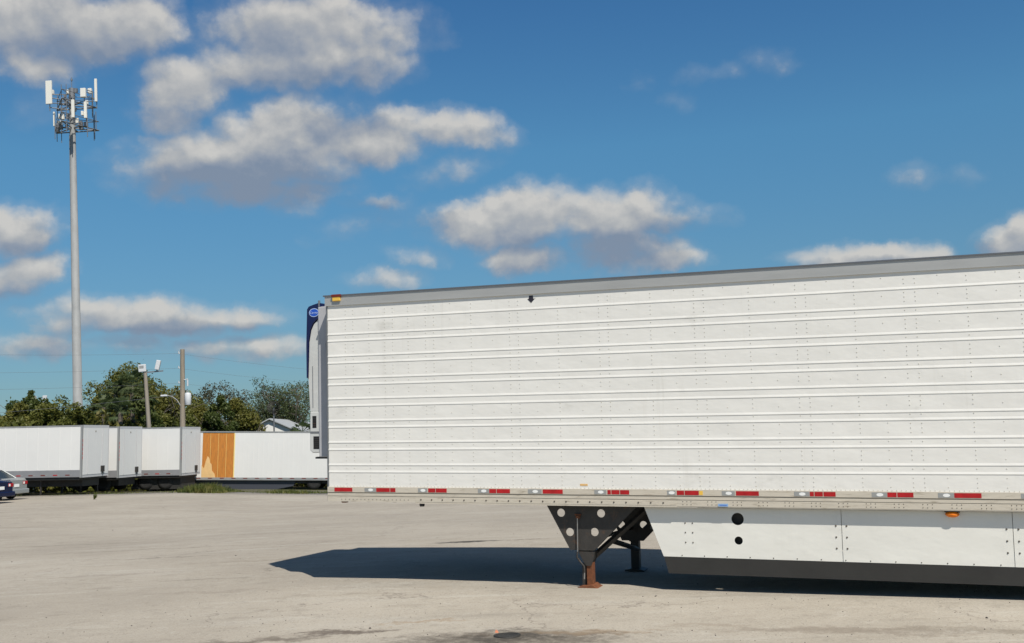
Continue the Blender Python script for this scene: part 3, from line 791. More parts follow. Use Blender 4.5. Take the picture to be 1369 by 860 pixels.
# side skirts
def skirt(yo, near):
    s_ = empty('side_skirt', (0, 0, 0)); s_.parent = tr
    if near: tag(s_, 'white aerodynamic side skirt with dark rubber lower edge')
    XS = [4.49, 6.845, 8.667, 10.9, 12.6]
    for i, (a, b) in enumerate(zip(XS, XS[1:])):
        dxf = 0 if near else .12
        o_ = [(a+dxf, 1.18), (4.72+dxf, .577), (b-.003, .577), (b-.003, 1.18)] if i == 0 else [(a+.003, 1.18), (a+.003, .577), (b-.003, .577), (b-.003, 1.18)]
        h = [(5.642, 1.050, .074), (5.645, .792, .049)] if (i == 0 and near) else []
        plate('skirt_panel', o_, h, yo, yo+.006, M['skirt'], s_)
    MB().prism([(4.725, .575), (4.775, .372), (12.6, .372), (12.6, .575)], yo+.001, yo+.008).build('rubber_edge', M['rubber'], s_)
    if near:
        mb = MB(); mb.box((4.55, yo+.05, .9), (12.5, yo+.09, .95)); mb.box((5.45, yo+.10, .66), (5.85, yo+.11, 1.17))  # second box: black sheet behind the holes, standing for the dark inside
        for xx in (5.2, 6.5, 7.8, 9.2, 10.6): mb.box((xx, yo+.006, .6), (xx+.04, yo+.05, 1.18))
        each(mb, 'skirt_bracket_and_backing', M['black_paint'], s_)
        b = MB()
        for sx in (6.845, 8.667, 10.9):
            for q in (-.065, .055):
                for z in (.992, .86, .73): rivet(b, sx+q, yo, z, .012, .007, mi=0)
        for sx in (5.00, 5.09):
            for z in (.99, .875, .755): rivet(b, sx, yo, z, .010, .006, mi=0)
        x = 4.95
        while x < 12.5: rivet(b, x, yo, .595, .008, .005, mi=0); x += .275
        each(b, 'bolt', M['bolt'], s_)
    return s_
skirt(.083, True); skirt(2.50, False)
o = MB().lathe([(.0, .005), (.022, .012), (.034, .03), (.036, .05)], 'Y', (8.05, 0, 0), 20); 
for i, v in enumerate(o.v): o.v[i] = (8.05+(v[0]-8.05)*2.1, v[1], v[2]+1.150)
lamp = o.build('side_lamp', M['amber'], tr)
MB().box((7.97, .03, 1.172), (8.13, .08, 1.19)).build('lamp_bracket', M['black_paint'], lamp)
# bogie
for ax in (12.75, 14.0):
    MB().tube([(ax, .2, .70), (ax, WID-.2, .70)], .07, 12).build('axle', M['black_paint'], tr)
    for yc, sg in ((.28, -1), (WID-.28, 1)):
        w = MB().lathe([(.30, -.27), (.44, -.27), (.495, -.24), (.50, -.14), (.495, -.02), (.45, 0), (.30, 0)], 'Y', (ax, yc+.135, .70), 36).build('wheel', M['tyre'], tr)
        MB().lathe([(.29, -.22), (.27, -.26), (.14, -.26), (.13, -.31), (.05, -.33)], 'Y', (ax, yc+.135, .70), 24).build('rim', M['steel'], w)
mb = MB(); mb.box((12.0, .75, .95), (14.9, .95, 1.2)); mb.box((12.0, WID-.95, .95), (14.9, WID-.75, 1.2))
each(mb, 'bogie_frame', M['black_paint'], tr)

# ------------------------------------------------------------------ trailers parked at the back of the lot
def rot_row(tilt, extra=0): return (0, tilt, math.atan2(RT.y, RT.x) + extra)
def box_trailer(l, d, zb, zt, L, label, rail_h, tilt=.03, extra=0, tape=True, gear=(), door=True, mats=None, low=True):
    """origin: near rear corner on the ground below; x towards the rear doors, -x the side, y away"""
    x, y = site(l, d); g0 = gz(x, y)
    t = empty('box_trailer', (x, y, g0), rot_row(tilt, extra), label, 'trailer', 'box trailers parked in a row behind the lot')
    b, h = zb-g0, zt-g0
    body = mats or M['white_far']
    mb = MB(); n = int(L/.61)
    mb.box((-L, .0, b+rail_h), (-.10, 2.59, h-.06))
    for i in range(n):
        xx = -L+.3+.61*i
        if xx < -.3: mb.box((xx, -.006, b+rail_h+.01), (xx+.05, .0, h-.08))
    if not mats: mb.build('side_wall', body, t)
    mb = MB(); mb.box((-L, -.012, b), (-.08, 2.60, b+rail_h)); rl_ = mb.build('bottom_rail', M['rail_grey'], t)
    mb = MB(); mb.box((-L, -.012, h-.07), (-.08, 2.60, h)); mb.build('top_rail', M['galv'], t)
    if tape:
        k = 0; xx = -.55
        while xx > -L+.3 and k < 24:
            MB().box((xx-.34, -.016, b+.08), (xx-.10, -.0125, b+.13)).build('reflector_tape', M['red'] if k % 3 == 1 else M['dark_red'], rl_)
            MB().box((xx-.095, -.016, b+.08), (xx+.02, -.0125, b+.13)).build('reflector_tape', M['silver_tape'], rl_)
            xx -= .68; k += 1
    if door:
        MB().box((-.10, -.02, b-.03), (0, .085, h)).build('rear_post', M['galv'], t)
        MB().box((-.10, 2.53, b-.03), (0, 2.60, h)).build('rear_post', M['frame_white'], t)
        MB().box((-.10, .10, h-.14), (0.0, 2.50, h+.004)).build('rear_header', M['frame_white'], t)
        MB().box((-.10, .10, b-.03), (0.0, 2.50, b+.10)).build('rear_sill', M['frame_white'], t)
        for a, c in ((.090, 1.296), (1.300, 2.525)):
            dr = MB().box((-.07, a, b+.105), (.012, c, h-.145)).build('rear_door', M['white_door'], t)
        mb = MB()
        for yy in (.5, 1.9): mb.tube([(.03, yy, b+.15), (.03, yy, h-.2)], .012, 6)
        each(mb, 'lock_rod', M['frame_white'], t)
        MB().box((.012, 1.80, b+.22), (.06, 2.12, b+.52)).build('door_latch', M['dark_steel'], dr)
        MB().box((.012, 1.95, b+.10), (.05, 2.02, b+.24)).build('latch_handle', M['dark_steel'], dr)
        MB().lathe([(.05, .0), (.05, .02)], 'X', (.0, 1.25, h-.32), 12).build('top_vent', M['rail_dark'], dr)
        mb = MB(); zz = b+.9
        for k in range(5):
            MB().box((-.0, .03, zz), (.003, .08, zz+.14)).build('rear_reflector', M['red'], t); zz += .22
    gz_ = -.02
    for gx in gear:
        for yy in (.25, 2.15):
            MB().box((gx-.04, yy, .0), (gx+.04, yy+.08, b+.02)).build('support_leg', M['dark_steel'] if gx == gear[0] and yy < 1 else M['dark_skirt'], t)
    MB().box((-L+.05, .05, b-.14), (-.15, 2.5, b-.005)).build('chassis', M['black_paint'], t)
    return t, b, h
tA, b, h = box_trailer(-22.37, 54.0, 1.22, 3.86, 15, 'white box trailer with closed rear doors, nearest the two parked cars', .36, .03, -.14, gear=(-2.4,))
for xx in (-11.2, -12.5):
    w = MB().lathe([(.3, 0), (.46, .02), (.48, .12), (.46, .26), (.3, .28)], 'Y', (xx, .1, .48), 24).build('wheel', M['tyre'], tA)
MB().box((-7.5, .6, .40), (-.3, 2.2, b-.12)).build('underbody_shade_fill', M['black_paint'], tA)  # sliding frame block, lowered and lengthened to fill the black shade below the body
for xx in (-1.5, -.55, .42-1.0): MB().box((xx, 2.3, .0), (xx+.1, 2.4, .9)).build('under_post', M['black_paint'], tA)
tB, b, h = box_trailer(-21.85, 57.6, 1.04, 3.80, 14.6, 'white box trailer showing a narrow side strip between the first and third rear doors', .38, .03, -.13, gear=(-4.4,))
MB().box((-6, .4, .30), (-.2, 2.2, b-.12)).build('underbody_shade_fill', M['black_paint'], tB)  # frame block stretched into a dark filler for the shade underneath
for xx in (-1.1, -2.4):
    for yy in (.3, 2.1): MB().lathe([(.3, 0), (.46, .02), (.48, .12), (.46, .26), (.3, .28)], 'Y', (xx, yy, .48), 24).build('wheel', M['tyre'], tB)
tC, b, h = box_trailer(-19.52, 61.0, .92, 3.70, 14.6, 'white box trailer with its rear doors just left of the orange panels', .33, .03, -.12, gear=())
MB().prism([(-3.2, .05), (-3.0, .6), (-2.3, .8), (-1.4, .85), (-.9, .7), (-.2, .75), (-.15, .05)], .3, 2.3).build('underbody_shade_fill', M['rubber'], tC)  # dark arched mass that fills in the blackness under this trailer
for xx in (-1.1, -2.3):
    for yy in (.25, 2.1): MB().lathe([(.3, 0), (.46, .02), (.48, .12), (.46, .26), (.3, .28)], 'Y', (xx, yy, .48), 24).build('wheel', M['tyre'], tC)
# the trailer with the orange panels: origin at its right end
x, y = site(-10.6, 65); g0 = gz(x, y); DL = 12.2
tD = empty('orange_panel_trailer', (x, y, g0), rot_row(.053), 'lower white trailer with bare orange plywood panels at its left end', 'trailer', 'box trailers parked in a row behind the lot')
b = .02-g0; h = 3.0-g0; bb = b+.16
xo0, xo1 = -8.98, -7.03
MB().box((-DL, 0, bb), (xo0, 2.55, h-.08)).build('side_wall', M['white_far'], tD)
mb = MB(); mb.box((xo1+.001, 0, bb), (0, 2.55, h-.08))
for i in range(22): 
    xx = xo1+.25+.305*i
    if xx < -.1: mb.box((xx, -.008, bb+.02), (xx+.04, 0, h-.10))
mb.build('side_wall', M['white_far'], tD)
for i in range(4):
    w_ = (xo1-xo0)/4
    MB().box((xo0+w_*i+.012, .0+.004*(i % 2), bb), (xo0+w_*(i+1)-.012, .05, h-.12)).build('plywood_panel', M['orange'], tD)
MB().box((xo0, .02, bb), (xo1, 2.5, h-.12)).build('panel_backing', M['yellow_edge'], tD)
MB().box((xo1-.012, -.012, bb), (xo1+.05, -.0005, h-.12)).build('edge_strip', M['yellow_edge'], tD)
MB().prism([(xo0-.02, bb), (xo0-.02, bb+.75), (xo0+.13, bb+.55), (xo0+.22, bb+.95), (xo0+.34, bb+1.30), (xo0+.44, bb+1.18), (xo0+.50, bb+.92), (xo0+.60, bb+.78), (xo0+.64, bb+.40), (xo0+.80, bb+.22), (xo0+.84, bb)], -.006, -.001).build('torn_patch', M['pale_patch'], tD)
MB().box((-DL, -.015, b), (0, 2.57, bb)).build('bottom_rail', M['galv'], tD)
MB().box((-DL, -.015, h-.08), (0, 2.57, h)).build('top_rail', M['galv'], tD)
xx = -.4
while xx > -DL: MB().box((xx-.25, -.019, bb-.07), (xx, -.0155, bb-.02)).build('reflector_tape', M['dark_red'], tD); xx -= .72
MB().prism([(-10.5, b-.01), (-3.2, b-.01), (-3.35, b-.35), (-6.3, b-.92), (-10.5, b-1.0)], .15, .2).build('side_skirt', M['dark_skirt'], tD)
MB().box((-DL+.1, .3, b-.2), (-.1, 2.3, b-.01)).build('chassis', M['black_paint'], tD)
for xx in (-2.1, -.9):
    for yy in (.1, 2.1): MB().lathe([(.26, 0), (.42, .02), (.45, .12), (.42, .26), (.26, .28)], 'Y', (xx, yy, max(.42, b-.62)), 24).build('wheel', M['tyre'], tD)
MB().box((-10.9, .3, 0), (-10.75, .45, b)).build('support_leg', M['dark_steel'], tD)

# ------------------------------------------------------------------ the two cars
def car(l, d, paint, label, zoff=0):
    x, y = site(l, d); c = empty('parked_car', (x, y, gz(x, y)+zoff), rot_row(.02, -.22), label, 'car', 'two cars parked nose to the left')
    # local: x backwards (rear at 0), y away from the viewpoint side; body loft along x
    st = [(-4.55, .45, .62, .50), (-4.40, .28, .70, .74), (-3.7, .24, .84, .88), (-3.0, .24, .92, .90), (-2.0, .24, .94, .90), (-1.0, .24, .98, .90), (-.5, .24, 1.01, .87), (-.12, .28, 1.0, .80), (0, .42, .92, .72)]
    mb = MB(); vs = []; n = 10
    for sx, z0, z1, hw in st:
        zm = (z0+z1)/2
        for yy, zz in ((-hw*.93, z0), (-hw, z0+.12), (-hw, zm), (-hw*.97, z1-.06), (-hw*.88, z1), (hw*.88, z1), (hw*.97, z1-.06), (hw, zm), (hw, z0+.12), (hw*.93, z0)):
            vs.append((sx, yy+.9, zz))
    fs = [(i*n+j, i*n+(j+1) % n, (i+1)*n+(j+1) % n, (i+1)*n+j) for i in range(len(st)-1) for j in range(n)]
    mb.add(vs, [f[::-1] for f in fs], 0, True); mb.add(vs[:n], [tuple(range(n))]); mb.add(vs[-n:], [tuple(range(n))[::-1]])
    body = mb.build('body', paint, c)
    # greenhouse
    def loop(z, x0, x1, hw): return [(x0, .9-hw, z), (x1, .9-hw, z), (x1, .9+hw, z), (x0, .9+hw, z)]
    lo, hi = loop(.93, -3.35, -.55, .80), loop(1.39, -2.55, -1.35, .62)
    MB().add(lo+hi, [(0,1,5,4), (1,2,6,5), (2,3,7,6), (3,0,4,7)]).build('windows', M['glass'], c)
    MB().add(loop(1.388, -2.60, -1.30, .64)+loop(1.45, -2.35, -1.55, .55), [(0,1,5,4), (1,2,6,5), (2,3,7,6), (3,0,4,7), (4,5,6,7)], 0, True).build('roof', paint, c)
    mb = MB()
    for sy in (-1, 1):
        for (xa, xb) in ((-3.35, -2.58), (-.55, -1.32), (-1.95, -1.92)):
            mb.tube([(xa, .9+sy*.80, .93), (xb, .9+sy*.625, 1.40)], .035, 6)
    each(mb, 'roof_pillar', paint, c)
    for sy in (-1, 1):
        tl = MB(); tl.box((-.30, .9+sy*.60-.17, .70), (.012, .9+sy*.60+.17, .86)); tl.build('taillight', M['car_red'], body, bevel=.02)
        MB().box((.0, .9+sy*.50-.05, .73), (.018, .9+sy*.50+.05, .83)).build('reversing_light', M['white_spot'], body)
    MB().box((.0, .74, .60), (.02, 1.06, .74)).build('number_plate', M['white_spot'], body)
    MB().box((-.25, .06, .28), (.06, 1.74, .50)).build('rear_bumper', paint, body, bevel=.04)
    for sx in (-3.75, -.95):
        for y0 in (.0, 1.6):
            w = MB().lathe([(.18, 0), (.30, .01), (.325, .06), (.325, .15), (.30, .2), (.18, .2)], 'Y', (sx, y0, .325), 24).build('wheel', M['tyre'], c)
            MB().lathe([(.19, -.012 if y0 < 1 else .19), (.05, -.02 if y0 < 1 else .21)], 'Y', (sx, y0, .325), 16).build('rim', M['steel'], w)
    return c
car(-23.15, 46.0, M['car_blue'], 'dark blue sedan nearer the viewpoint, cut by the left edge of the photo')
car(-24.05, 49.3, M['car_silver'], 'silver sedan parked just beyond the dark blue car')

# ------------------------------------------------------------------ cell tower
x, y = site(-41.6, 100)
TWX = empty('cell_tower', (x, y, gz(x, y)-.2), (0, 0, math.atan2(RT.y, RT.x)), 'tall slim grey steel monopole topped by two tiers of white antennas', 'cell tower')
TWX.rotation_euler = Euler((0, -.0155, math.atan2(RT.y, RT.x)))
zb0 = TWX.location.z; TH = 33.7 - zb0
mb = MB(); zs = [0, 8, 8.01, 16, 16.01, 24.5, 24.51, TH+3.4]
rs = [.46, .44, .425, .40, .385, .345, .33, .27]
mb.tube([(0, 0, z) for z in zs], rs, 16); mast = mb.build('mast', M['galv'], TWX)
K = .0713
def tz(py): return TH + (180-py)*K
def tx(px): return (px-97.3)*K
mb = MB()
mb.tube([(0, 0, tz(132)), (0, 0, tz(113))], .30, 10); mb.tube([(0, 0, tz(112)), (0, 0, tz(97))], .03, 6); mb.tube([(0,0,tz(102)),(0,0,tz(99))], .09, 6)
mb.build('lightning_rod', M['galv_dark'], mast)
def platform(z, R0, nm):
    mb = MB(); pts = [Vector((R0*math.cos(a), R0*math.sin(a), z)) for a in (math.radians(-90), math.radians(30), math.radians(150))]
    for i in range(3):
        p, q = pts[i], pts[(i+1) % 3]; mb.tube([p, q], .06, 6); mb.tube([p+Vector((0,0,.9)), q+Vector((0,0,.9))], .035, 6)
        mid = (p+q)/2; mb.tube([(0, 0, z), mid], .08, 6); mb.tube([(0,0,z), p], .06, 6); mb.tube([(0,0,z+.9), p+Vector((0,0,.9))], .03, 6)
        for s_ in (.12, .88):
            c = p.lerp(q, s_); mb.tube([c+Vector((0,0,-1.0)), c+Vector((0,0,1.5))], .035, 6)
    mb.build(nm, M['galv_dark'], mast)
platform(tz(137), 2.3, 'upper_platform'); platform(tz(169.5), 2.45, 'lower_platform')
def panel(px, py0, py1, w, yy, dep=.18, boxy=False):
    px -= yy*.42/K
    a = MB().box((tx(px)-w/2, yy-dep/2, tz(py1)), (tx(px)+w/2, yy+dep/2, tz(py0)))
    o = a.build('antenna_panel' if not boxy else 'radio_unit', M['antenna'] , mast, bevel=.03)
    mb = MB(); mb.tube([(tx(px), yy+dep/2+.08, tz(py1+9)), (tx(px), yy+dep/2+.08, tz(py0))], .04, 6)
    for zz in (.25, .8): mb.box((tx(px)-.05, yy+dep/2, tz(py1)+(tz(py0)-tz(py1))*zz-.05), (tx(px)+.05, yy+dep/2+.1, tz(py1)+(tz(py0)-tz(py1))*zz+.05))
    if not boxy: mb.build('mount_pipe', M['galv_dark'], o)
for a in [(65.8, 105, 138, .60, -1.0), (130.2, 105, 137.5, .24, -.7), (112.8, 120.5, 133, .50, -1.3, .3), (122.5, 112, 119, .36, .5, .3, True),
          (72.3, 146, 166.5, .16, -.3), (98.2, 140, 165, .28, -2.2), (115.2, 141, 164, .27, -1.6),
          (91.5, 117, 123, .2, -.5, .2, True), (71.5, 115, 121, .15, -.3, .3, True), (82, 151, 158, .45, -.6, .3, True), (80, 156, 165, .4, .4, .3, True), (84.5, 153, 162, .25, -1.2, .3, True), (111, 155, 161, .2, -1.8, .3, True), (104, 148, 156, .3, 1.5, .2, True), (118, 124, 130, .3, 1.5, .2, True)]:
    panel(*a)
mb = MB(); ra = random.Random(11)
for k in range(18):
    xx = ra.uniform(-.5, .45); zz = ra.uniform(tz(170), tz(116)); s_ = ra.uniform(.06, .15); yy = ra.uniform(-.6, .3)
    mb.box((xx-s_, yy-s_, zz-s_), (xx+s_*.7, yy+s_, zz+s_*1.6))
for k in range(10):
    xx = ra.uniform(-1.4, -.9) if k % 2 else ra.uniform(.9, 1.5); zz = tz(169.5)+ra.uniform(-.6, .1); mb.box((xx-.16, -.5, zz), (xx+.14, -.2, zz+.45))
each(mb, 'radio_equipment', M['galv_dark'], mast)
mb = MB()
for px in (75.5, 120, 132):
    mb.tube([(tx(px), -.4, tz(185 if px < 125 else 175)), (tx(px), -.4, tz(150))], .035, 6)
for a, b_, z0, z1 in ((-1.9, -.3, 124, 122), (-1.9, -.3, 128, 131), (-2, .9, 136, 136), (.3, 2.2, 137, 134), (1.5, 2.2, 119, 121), (-1.9, -.3, 142, 144)):
    mb.tube([(a, -.9, tz(z0)), (b_, -.2, tz(z1))], .045, 6)
mb.tube([(1.75+.25*math.cos(t*PI/6), -.5, tz(126)+.28*math.sin(t*PI/6)) for t in range(13)], .03, 6)
each(mb, 'mount_pipe', M['galv_dark'], mast)
mb = MB(); mb.tube([(-.30, -.26, 1), (-.24, -.2, TH)], .03, 5); mb.build('cable_run', M['galv_dark'], mast)

# ------------------------------------------------------------------ poles
x, y = site(-23.28, 67); zp = gz(x, y)
fp = empty('floodlight_pole', (x, y, zp), (0, 0, math.atan2(RT.y, RT.x)), 'short leaning wooden pole carrying two white floodlights beside the palms', 'light pole', 'floodlight poles')
fp.rotation_euler = Euler((0, -.045, math.atan2(RT.y, RT.x))); hh = 7.45-zp
MB().tube([(0, 0, -.3), (.04, 0, hh*.5), (0, 0, hh)], [.17, .14, .11], 10).build('pole', M['wood_pale'], fp)
MB().box((-.15, -.03, hh-.05), (1.15, .03, hh+.03)).build('cross_arm', M['galv_dark'], fp)
o = MB().box((-.38, -.16, hh+.04), (.10, -.02, hh+.52)).build('floodlight', M['lamp_white'], fp, bevel=.03)
MB().box((-.31, -.165, hh+.26), (-.03, -.161, hh+.44)).build('lamp_lens', M['galv'], o)
mb = MB(); mb.box((-.14, -.16, -.30), (.14, .02, .32), mat=Matrix.Translation((.86, 0, hh+.38)) @ Matrix.Rotation(.28, 4, 'Y')); mb.build('floodlight', M['lamp_white'], fp, bevel=.03)
MB().box((.72, -.04, hh-.04), (.80, .04, hh+.18)).build('lamp_bracket', M['galv_dark'], fp)
x, y = site(-42.9, 95); zp = gz(x, y)
fp2 = empty('floodlight_pole', (x, y, zp), (0, 0, math.atan2(RT.y, RT.x)), 'far floodlight pole whose two white lamps show above the trees left of the tower', 'light pole', 'floodlight poles')
hh = 7.5-zp
MB().tube([(0, 0, -.3), (.2, 0, hh)], [.16, .10], 8).build('pole', M['wood_pale'], fp2)
MB().box((-.75, -.03, hh-.10), (.4, .03, hh-.03)).build('cross_arm', M['galv_dark'], fp2)
for xx in (-.62, .33): MB().box((xx-.22, -.12, hh+.14), (xx+.18, .02, hh+.55)).build('floodlight', M['lamp_white'], fp2, bevel=.04)
MB().tube([(.1, -.2, hh-.7), (.32, -.2, hh+.1)], .05, 6).build('lamp_stay', M['lamp_white'], fp2)

x, y = site(-21.32, 67); zp = gz(x, y)
up = empty('utility_pole', (x, y, zp), (0, 0, math.atan2(RT.y, RT.x)), 'tall wooden utility pole with a transformer can and a curved street lamp arm', 'utility pole')
up.rotation_euler = Euler((0, .012, math.atan2(RT.y, RT.x))); hh = 8.8-zp
MB().tube([(0, 0, -.3), (0, 0, hh)], [.20, .14], 12).build('pole', M['wood'], up)
mb = MB()
for k in range(3):
    zz = hh-.25-k*.95; mb.tube([(-.13, 0, zz), (-.24, 0, zz), (-.24, 0, zz+.14)], .035, 6)
each(mb, 'insulator', M['lamp_white'], up)
zt_ = 5.68-zp
o = MB().lathe([(.18, zt_-.45), (.2, zt_-.43), (.2, zt_+.25), (.17, zt_+.30), (.05, zt_+.34)], 'Z', (.36, -.05, 0), 16).build('transformer', M['lamp_white'], up)
MB().tube([(.30, -.05, zt_+.3), (.30, -.05, zt_+.52)], .045, 6).build('bushing', M['galv'], o)
MB().box((.12, -.08, zt_-.2), (.2, .0, zt_+.1)).build('hanger', M['galv_dark'], o)
mb = MB(); mb.tube([(.12, -.1, zt_+1.15), (.38, -.1, zt_+1.2)], .03, 6); mb.tube([(.36, -.1, zt_+.75), (.36, -.1, zt_+1.15)], .05, 6)
each(mb, 'cutout_fuse', M['lamp_white'], up)
mb = MB(); za = 5.55-zp
mb.tube([(-.1, -.1, za-.35), (-.32, -.12, za+.02), (-.62, -.14, za+.25), (-.95, -.15, za+.33), (-1.0, -.15, za+.33)], .03, 8); arm = mb.build('lamp_arm', M['galv'], up)
mb = MB(); mb.box((-1.35, -.23, za+.27), (-.92, -.07, za+.38)); mb.build('lamp_head', M['lamp_white'], arm, bevel=.04)

x, y = site(-17.42, 75.5); zp = gz(x, y)
rp = empty('round_headed_pole', (x, y, zp), (0, 0, math.atan2(RT.y, RT.x)), 'thin dark pole topped by a round dark wheel in front of the wide airy oak', 'windmill')
hh = 5.13-zp
MB().tube([(0, 0, 0), (0, 0, hh)], [.07, .05], 8).build('pole', M['galv_dark'], rp)
mb = MB(); R1 = .44
for i in range(18):
    a = 2*PI*i/18; a2 = a+.22
    mb.add([(.09*math.cos(a), -.12, hh+.09*math.sin(a)), (R1*math.cos(a-.13), -.10, hh+R1*math.sin(a-.13)), (R1*math.cos(a+.13), -.17, hh+R1*math.sin(a+.13))], [(0, 1, 2)])
mb.tube([(R1*math.cos(2*PI*i/24), -.13, hh+R1*math.sin(2*PI*i/24)) for i in range(25)], .015, 5)
mb.tube([(0, -.16, hh), (0, .5, hh)], .04, 6); mb.build('vane_wheel', M['iron'], rp)

# overhead wires hang between the utility pole and poles out of view
def wire(p, q, sag, r_, label, grp='overhead wires crossing the sky at the left'):
    pts = []
    for i in range(25):
        t = i/24; v = Vector(p).lerp(Vector(q), t); v.z -= 4*sag*t*(1-t); pts.append(v)
    o = MB().tube(pts, r_, 5).build('overhead_wire', M['wire']); tag(o, label, 'wire', grp)
xu, yu = site(-21.5, 67.0); xl, yl = site(-78, 72); xr, yr = site(14, 96)
for k, (zl, zu, zr, lab) in enumerate(((15.2, 8.55, 8.9, 'uppermost thin overhead wire running left from the top of the utility pole'), (13.2, 7.6, 8.1, 'second overhead wire down on the utility pole, passing behind the tower'), (11.6, 6.65, 7.2, 'third overhead wire down on the utility pole, above the palm clump'), )):
    wire((xl, yl, zl), (xu, yu, zu), 1.2, .006, lab)
    wire((xu, yu, zu), (xr, yr, zr-.5), 1.5, .0055, lab.replace('running left', 'running right').replace('passing behind the tower', 'on its side towards the airy oak').replace('above the palm clump', 'sagging right over the olive trees'))
wire((xl, yl, 7.6), (xu, yu, 5.9), 1.3, .009, 'lowest overhead wire, just clearing the trees left of the tower')

# ------------------------------------------------------------------ far building
x, y = site(-18.55, 79); zp = gz(x, y)
bl = empty('gabled_building', (x, y, zp), (0, 0, math.atan2(RT.y, RT.x)+.08), 'white gabled building with a grey metal roof beyond the trailers', 'building')
zr_ = 4.38-zp; hw = 3.6; zE = zr_-1.75
V = [(-hw, 0, -.3), (hw, 0, -.3), (hw, 0, zE), (0, 0, zr_), (-hw, 0, zE)]; Wb = [(a+1.2, 12, c) for a, _, c in V]
MB().add(V+Wb, [(0,1,2,3,4), (9,8,7,6,5), (1,6,7,2), (0,4,9,5), (0,5,6,1)]).build('wall', M['building_white'], bl)
mb = MB()
for sg in (1, -1):
    P_ = [(0, -.25, zr_+.02), (sg*(hw+.35), -.25, zE-.14), (sg*(hw+.35)+1.2, 12.2, zE-.14), (1.2, 12.2, zr_+.02)]
    Q_ = [(a, b_, c+.08) for a, b_, c in P_]; mb.add(P_+Q_, [(0,1,2,3), (7,6,5,4), (0,4,5,1), (1,5,6,2), (2,6,7,3), (3,7,4,0)])
mb.build('roof', M['metal_roof'], bl)

# ------------------------------------------------------------------ trees
def limb_tree(rng, h, r0, spread, levels=4, trunk_h=.3, split=(2, 3), droop=0.0):
    mb = MB(); ends = []
    def rec(p, d, L, r_, lv):
        k = 4; pts = [p]; rr_ = [r_]; q = p.copy(); dd = d.copy()
        for i in range(k):
            dd = (dd + Vector((rng.uniform(-.22, .22), rng.uniform(-.22, .22), rng.uniform(-.10, .12)-droop*(levels-lv)*.0))).normalized()
            q = q + dd*(L/k); pts.append(q.copy()); rr_.append(r_*(1-.42*(i+1)/k))
        mb.tube(pts, rr_, 6 if lv > 1 else 4, cap=False)
        if lv == 0: ends.append((q.copy(), dd.copy())); return
        if lv < levels-1: ends.append((pts[3].copy(), dd.copy()))
        for j in range(rng.randint(*split)):
            ax = Vector((rng.uniform(-1, 1), rng.uniform(-1, 1), rng.uniform(-.2, .5))).normalized()
            nd = (dd + ax*spread*rng.uniform(.6, 1.2)).normalized()
            if nd.z < -.1: nd.z = .05
            rec(q, nd.normalized(), L*rng.uniform(.62, .86), r_*.56, lv-1)
    rec(Vector((0, 0, -.2)), Vector((rng.uniform(-.08, .08), 0, 1)), h*trunk_h, r0, levels)
    return mb, ends
def quad(mb, c, s_, rng, up_bias=.3):
    n = Vector((rng.gauss(0, 1), rng.gauss(0, 1), rng.gauss(0, 1)+up_bias)).normalized()
    a = n.cross(Vector((rng.gauss(0, 1), rng.gauss(0, 1), rng.gauss(0, 1)))).normalized(); b_ = n.cross(a)
    l = s_*rng.uniform(.7, 1.5); w = s_*rng.uniform(.35, .7)
    mb.add([c-a*l*.5, c+b_*w*.5, c+a*l*.5, c-b_*w*.5], [(0, 1, 2, 3)])
def tree(name, l, d, h, w, leaf, label, seed, n=11000, s_=.22, cat='tree', base=.25, dep=None, group='trees behind the trailers', pointy=0, airy=0, trunk=M['bark']):
    rng = random.Random(seed); x, y = site(l, d)
    t = empty(name, (x, y, gz(x, y)-.05), (0, 0, rng.uniform(0, 6)), label, cat, group)
    mb, ends = limb_tree(rng, h, .05*h**.8*.6, .75, 3, .34)
    mb.build('trunk', trunk, t)
    # clumps through the crown volume
    cm = MB(); dep = dep or w; K_ = 46; zc = h*(1+base)/2; rz = h*(1-base)/2
    cl = []
    for k in range(K_):
        while True:
            u = Vector((rng.uniform(-1, 1), rng.uniform(-1, 1), rng.uniform(-1, 1)))
            if .25 < u.length < 1: break
        f = 1.0
        if pointy: f = max(.12, 1-pointy*(u.z*.5+.5))
        cl.append((Vector((u.x*w/2*f, u.y*dep/2*f, zc+u.z*rz)), rng.uniform(.12, .22)*w*(.6 if pointy else 1)))
    for k in range(n):
        c, r_ = cl[rng.randrange(K_)]
        v = Vector((rng.gauss(0, 1), rng.gauss(0, 1), rng.gauss(0, .8))); v = v.normalized()*r_*rng.uniform(.35, 1.05)**.6
        quad(cm, c+v, s_, rng)
    for k in range(n//60):                                # stray sprigs that break the outline
        c, r_ = cl[rng.randrange(K_)]
        v = Vector((rng.gauss(0, 1), rng.gauss(0, 1), abs(rng.gauss(0, 1)))).normalized()*r_*rng.uniform(1.05, 1.5)
        quad(cm, c+v, s_*.8, rng)
    cm.build('crown', leaf, t)
    return t
def px(p, d): return (p-684.5)/1403.3*d
def ztop(yy, p, d):                                       # tree height for a top seen at that level
    hor = 621.0 - .0506*p
    x, y = site(px(p, d), d); return 2.07 + (hor-yy)/1403.3*d*.995 - gz(x, y)
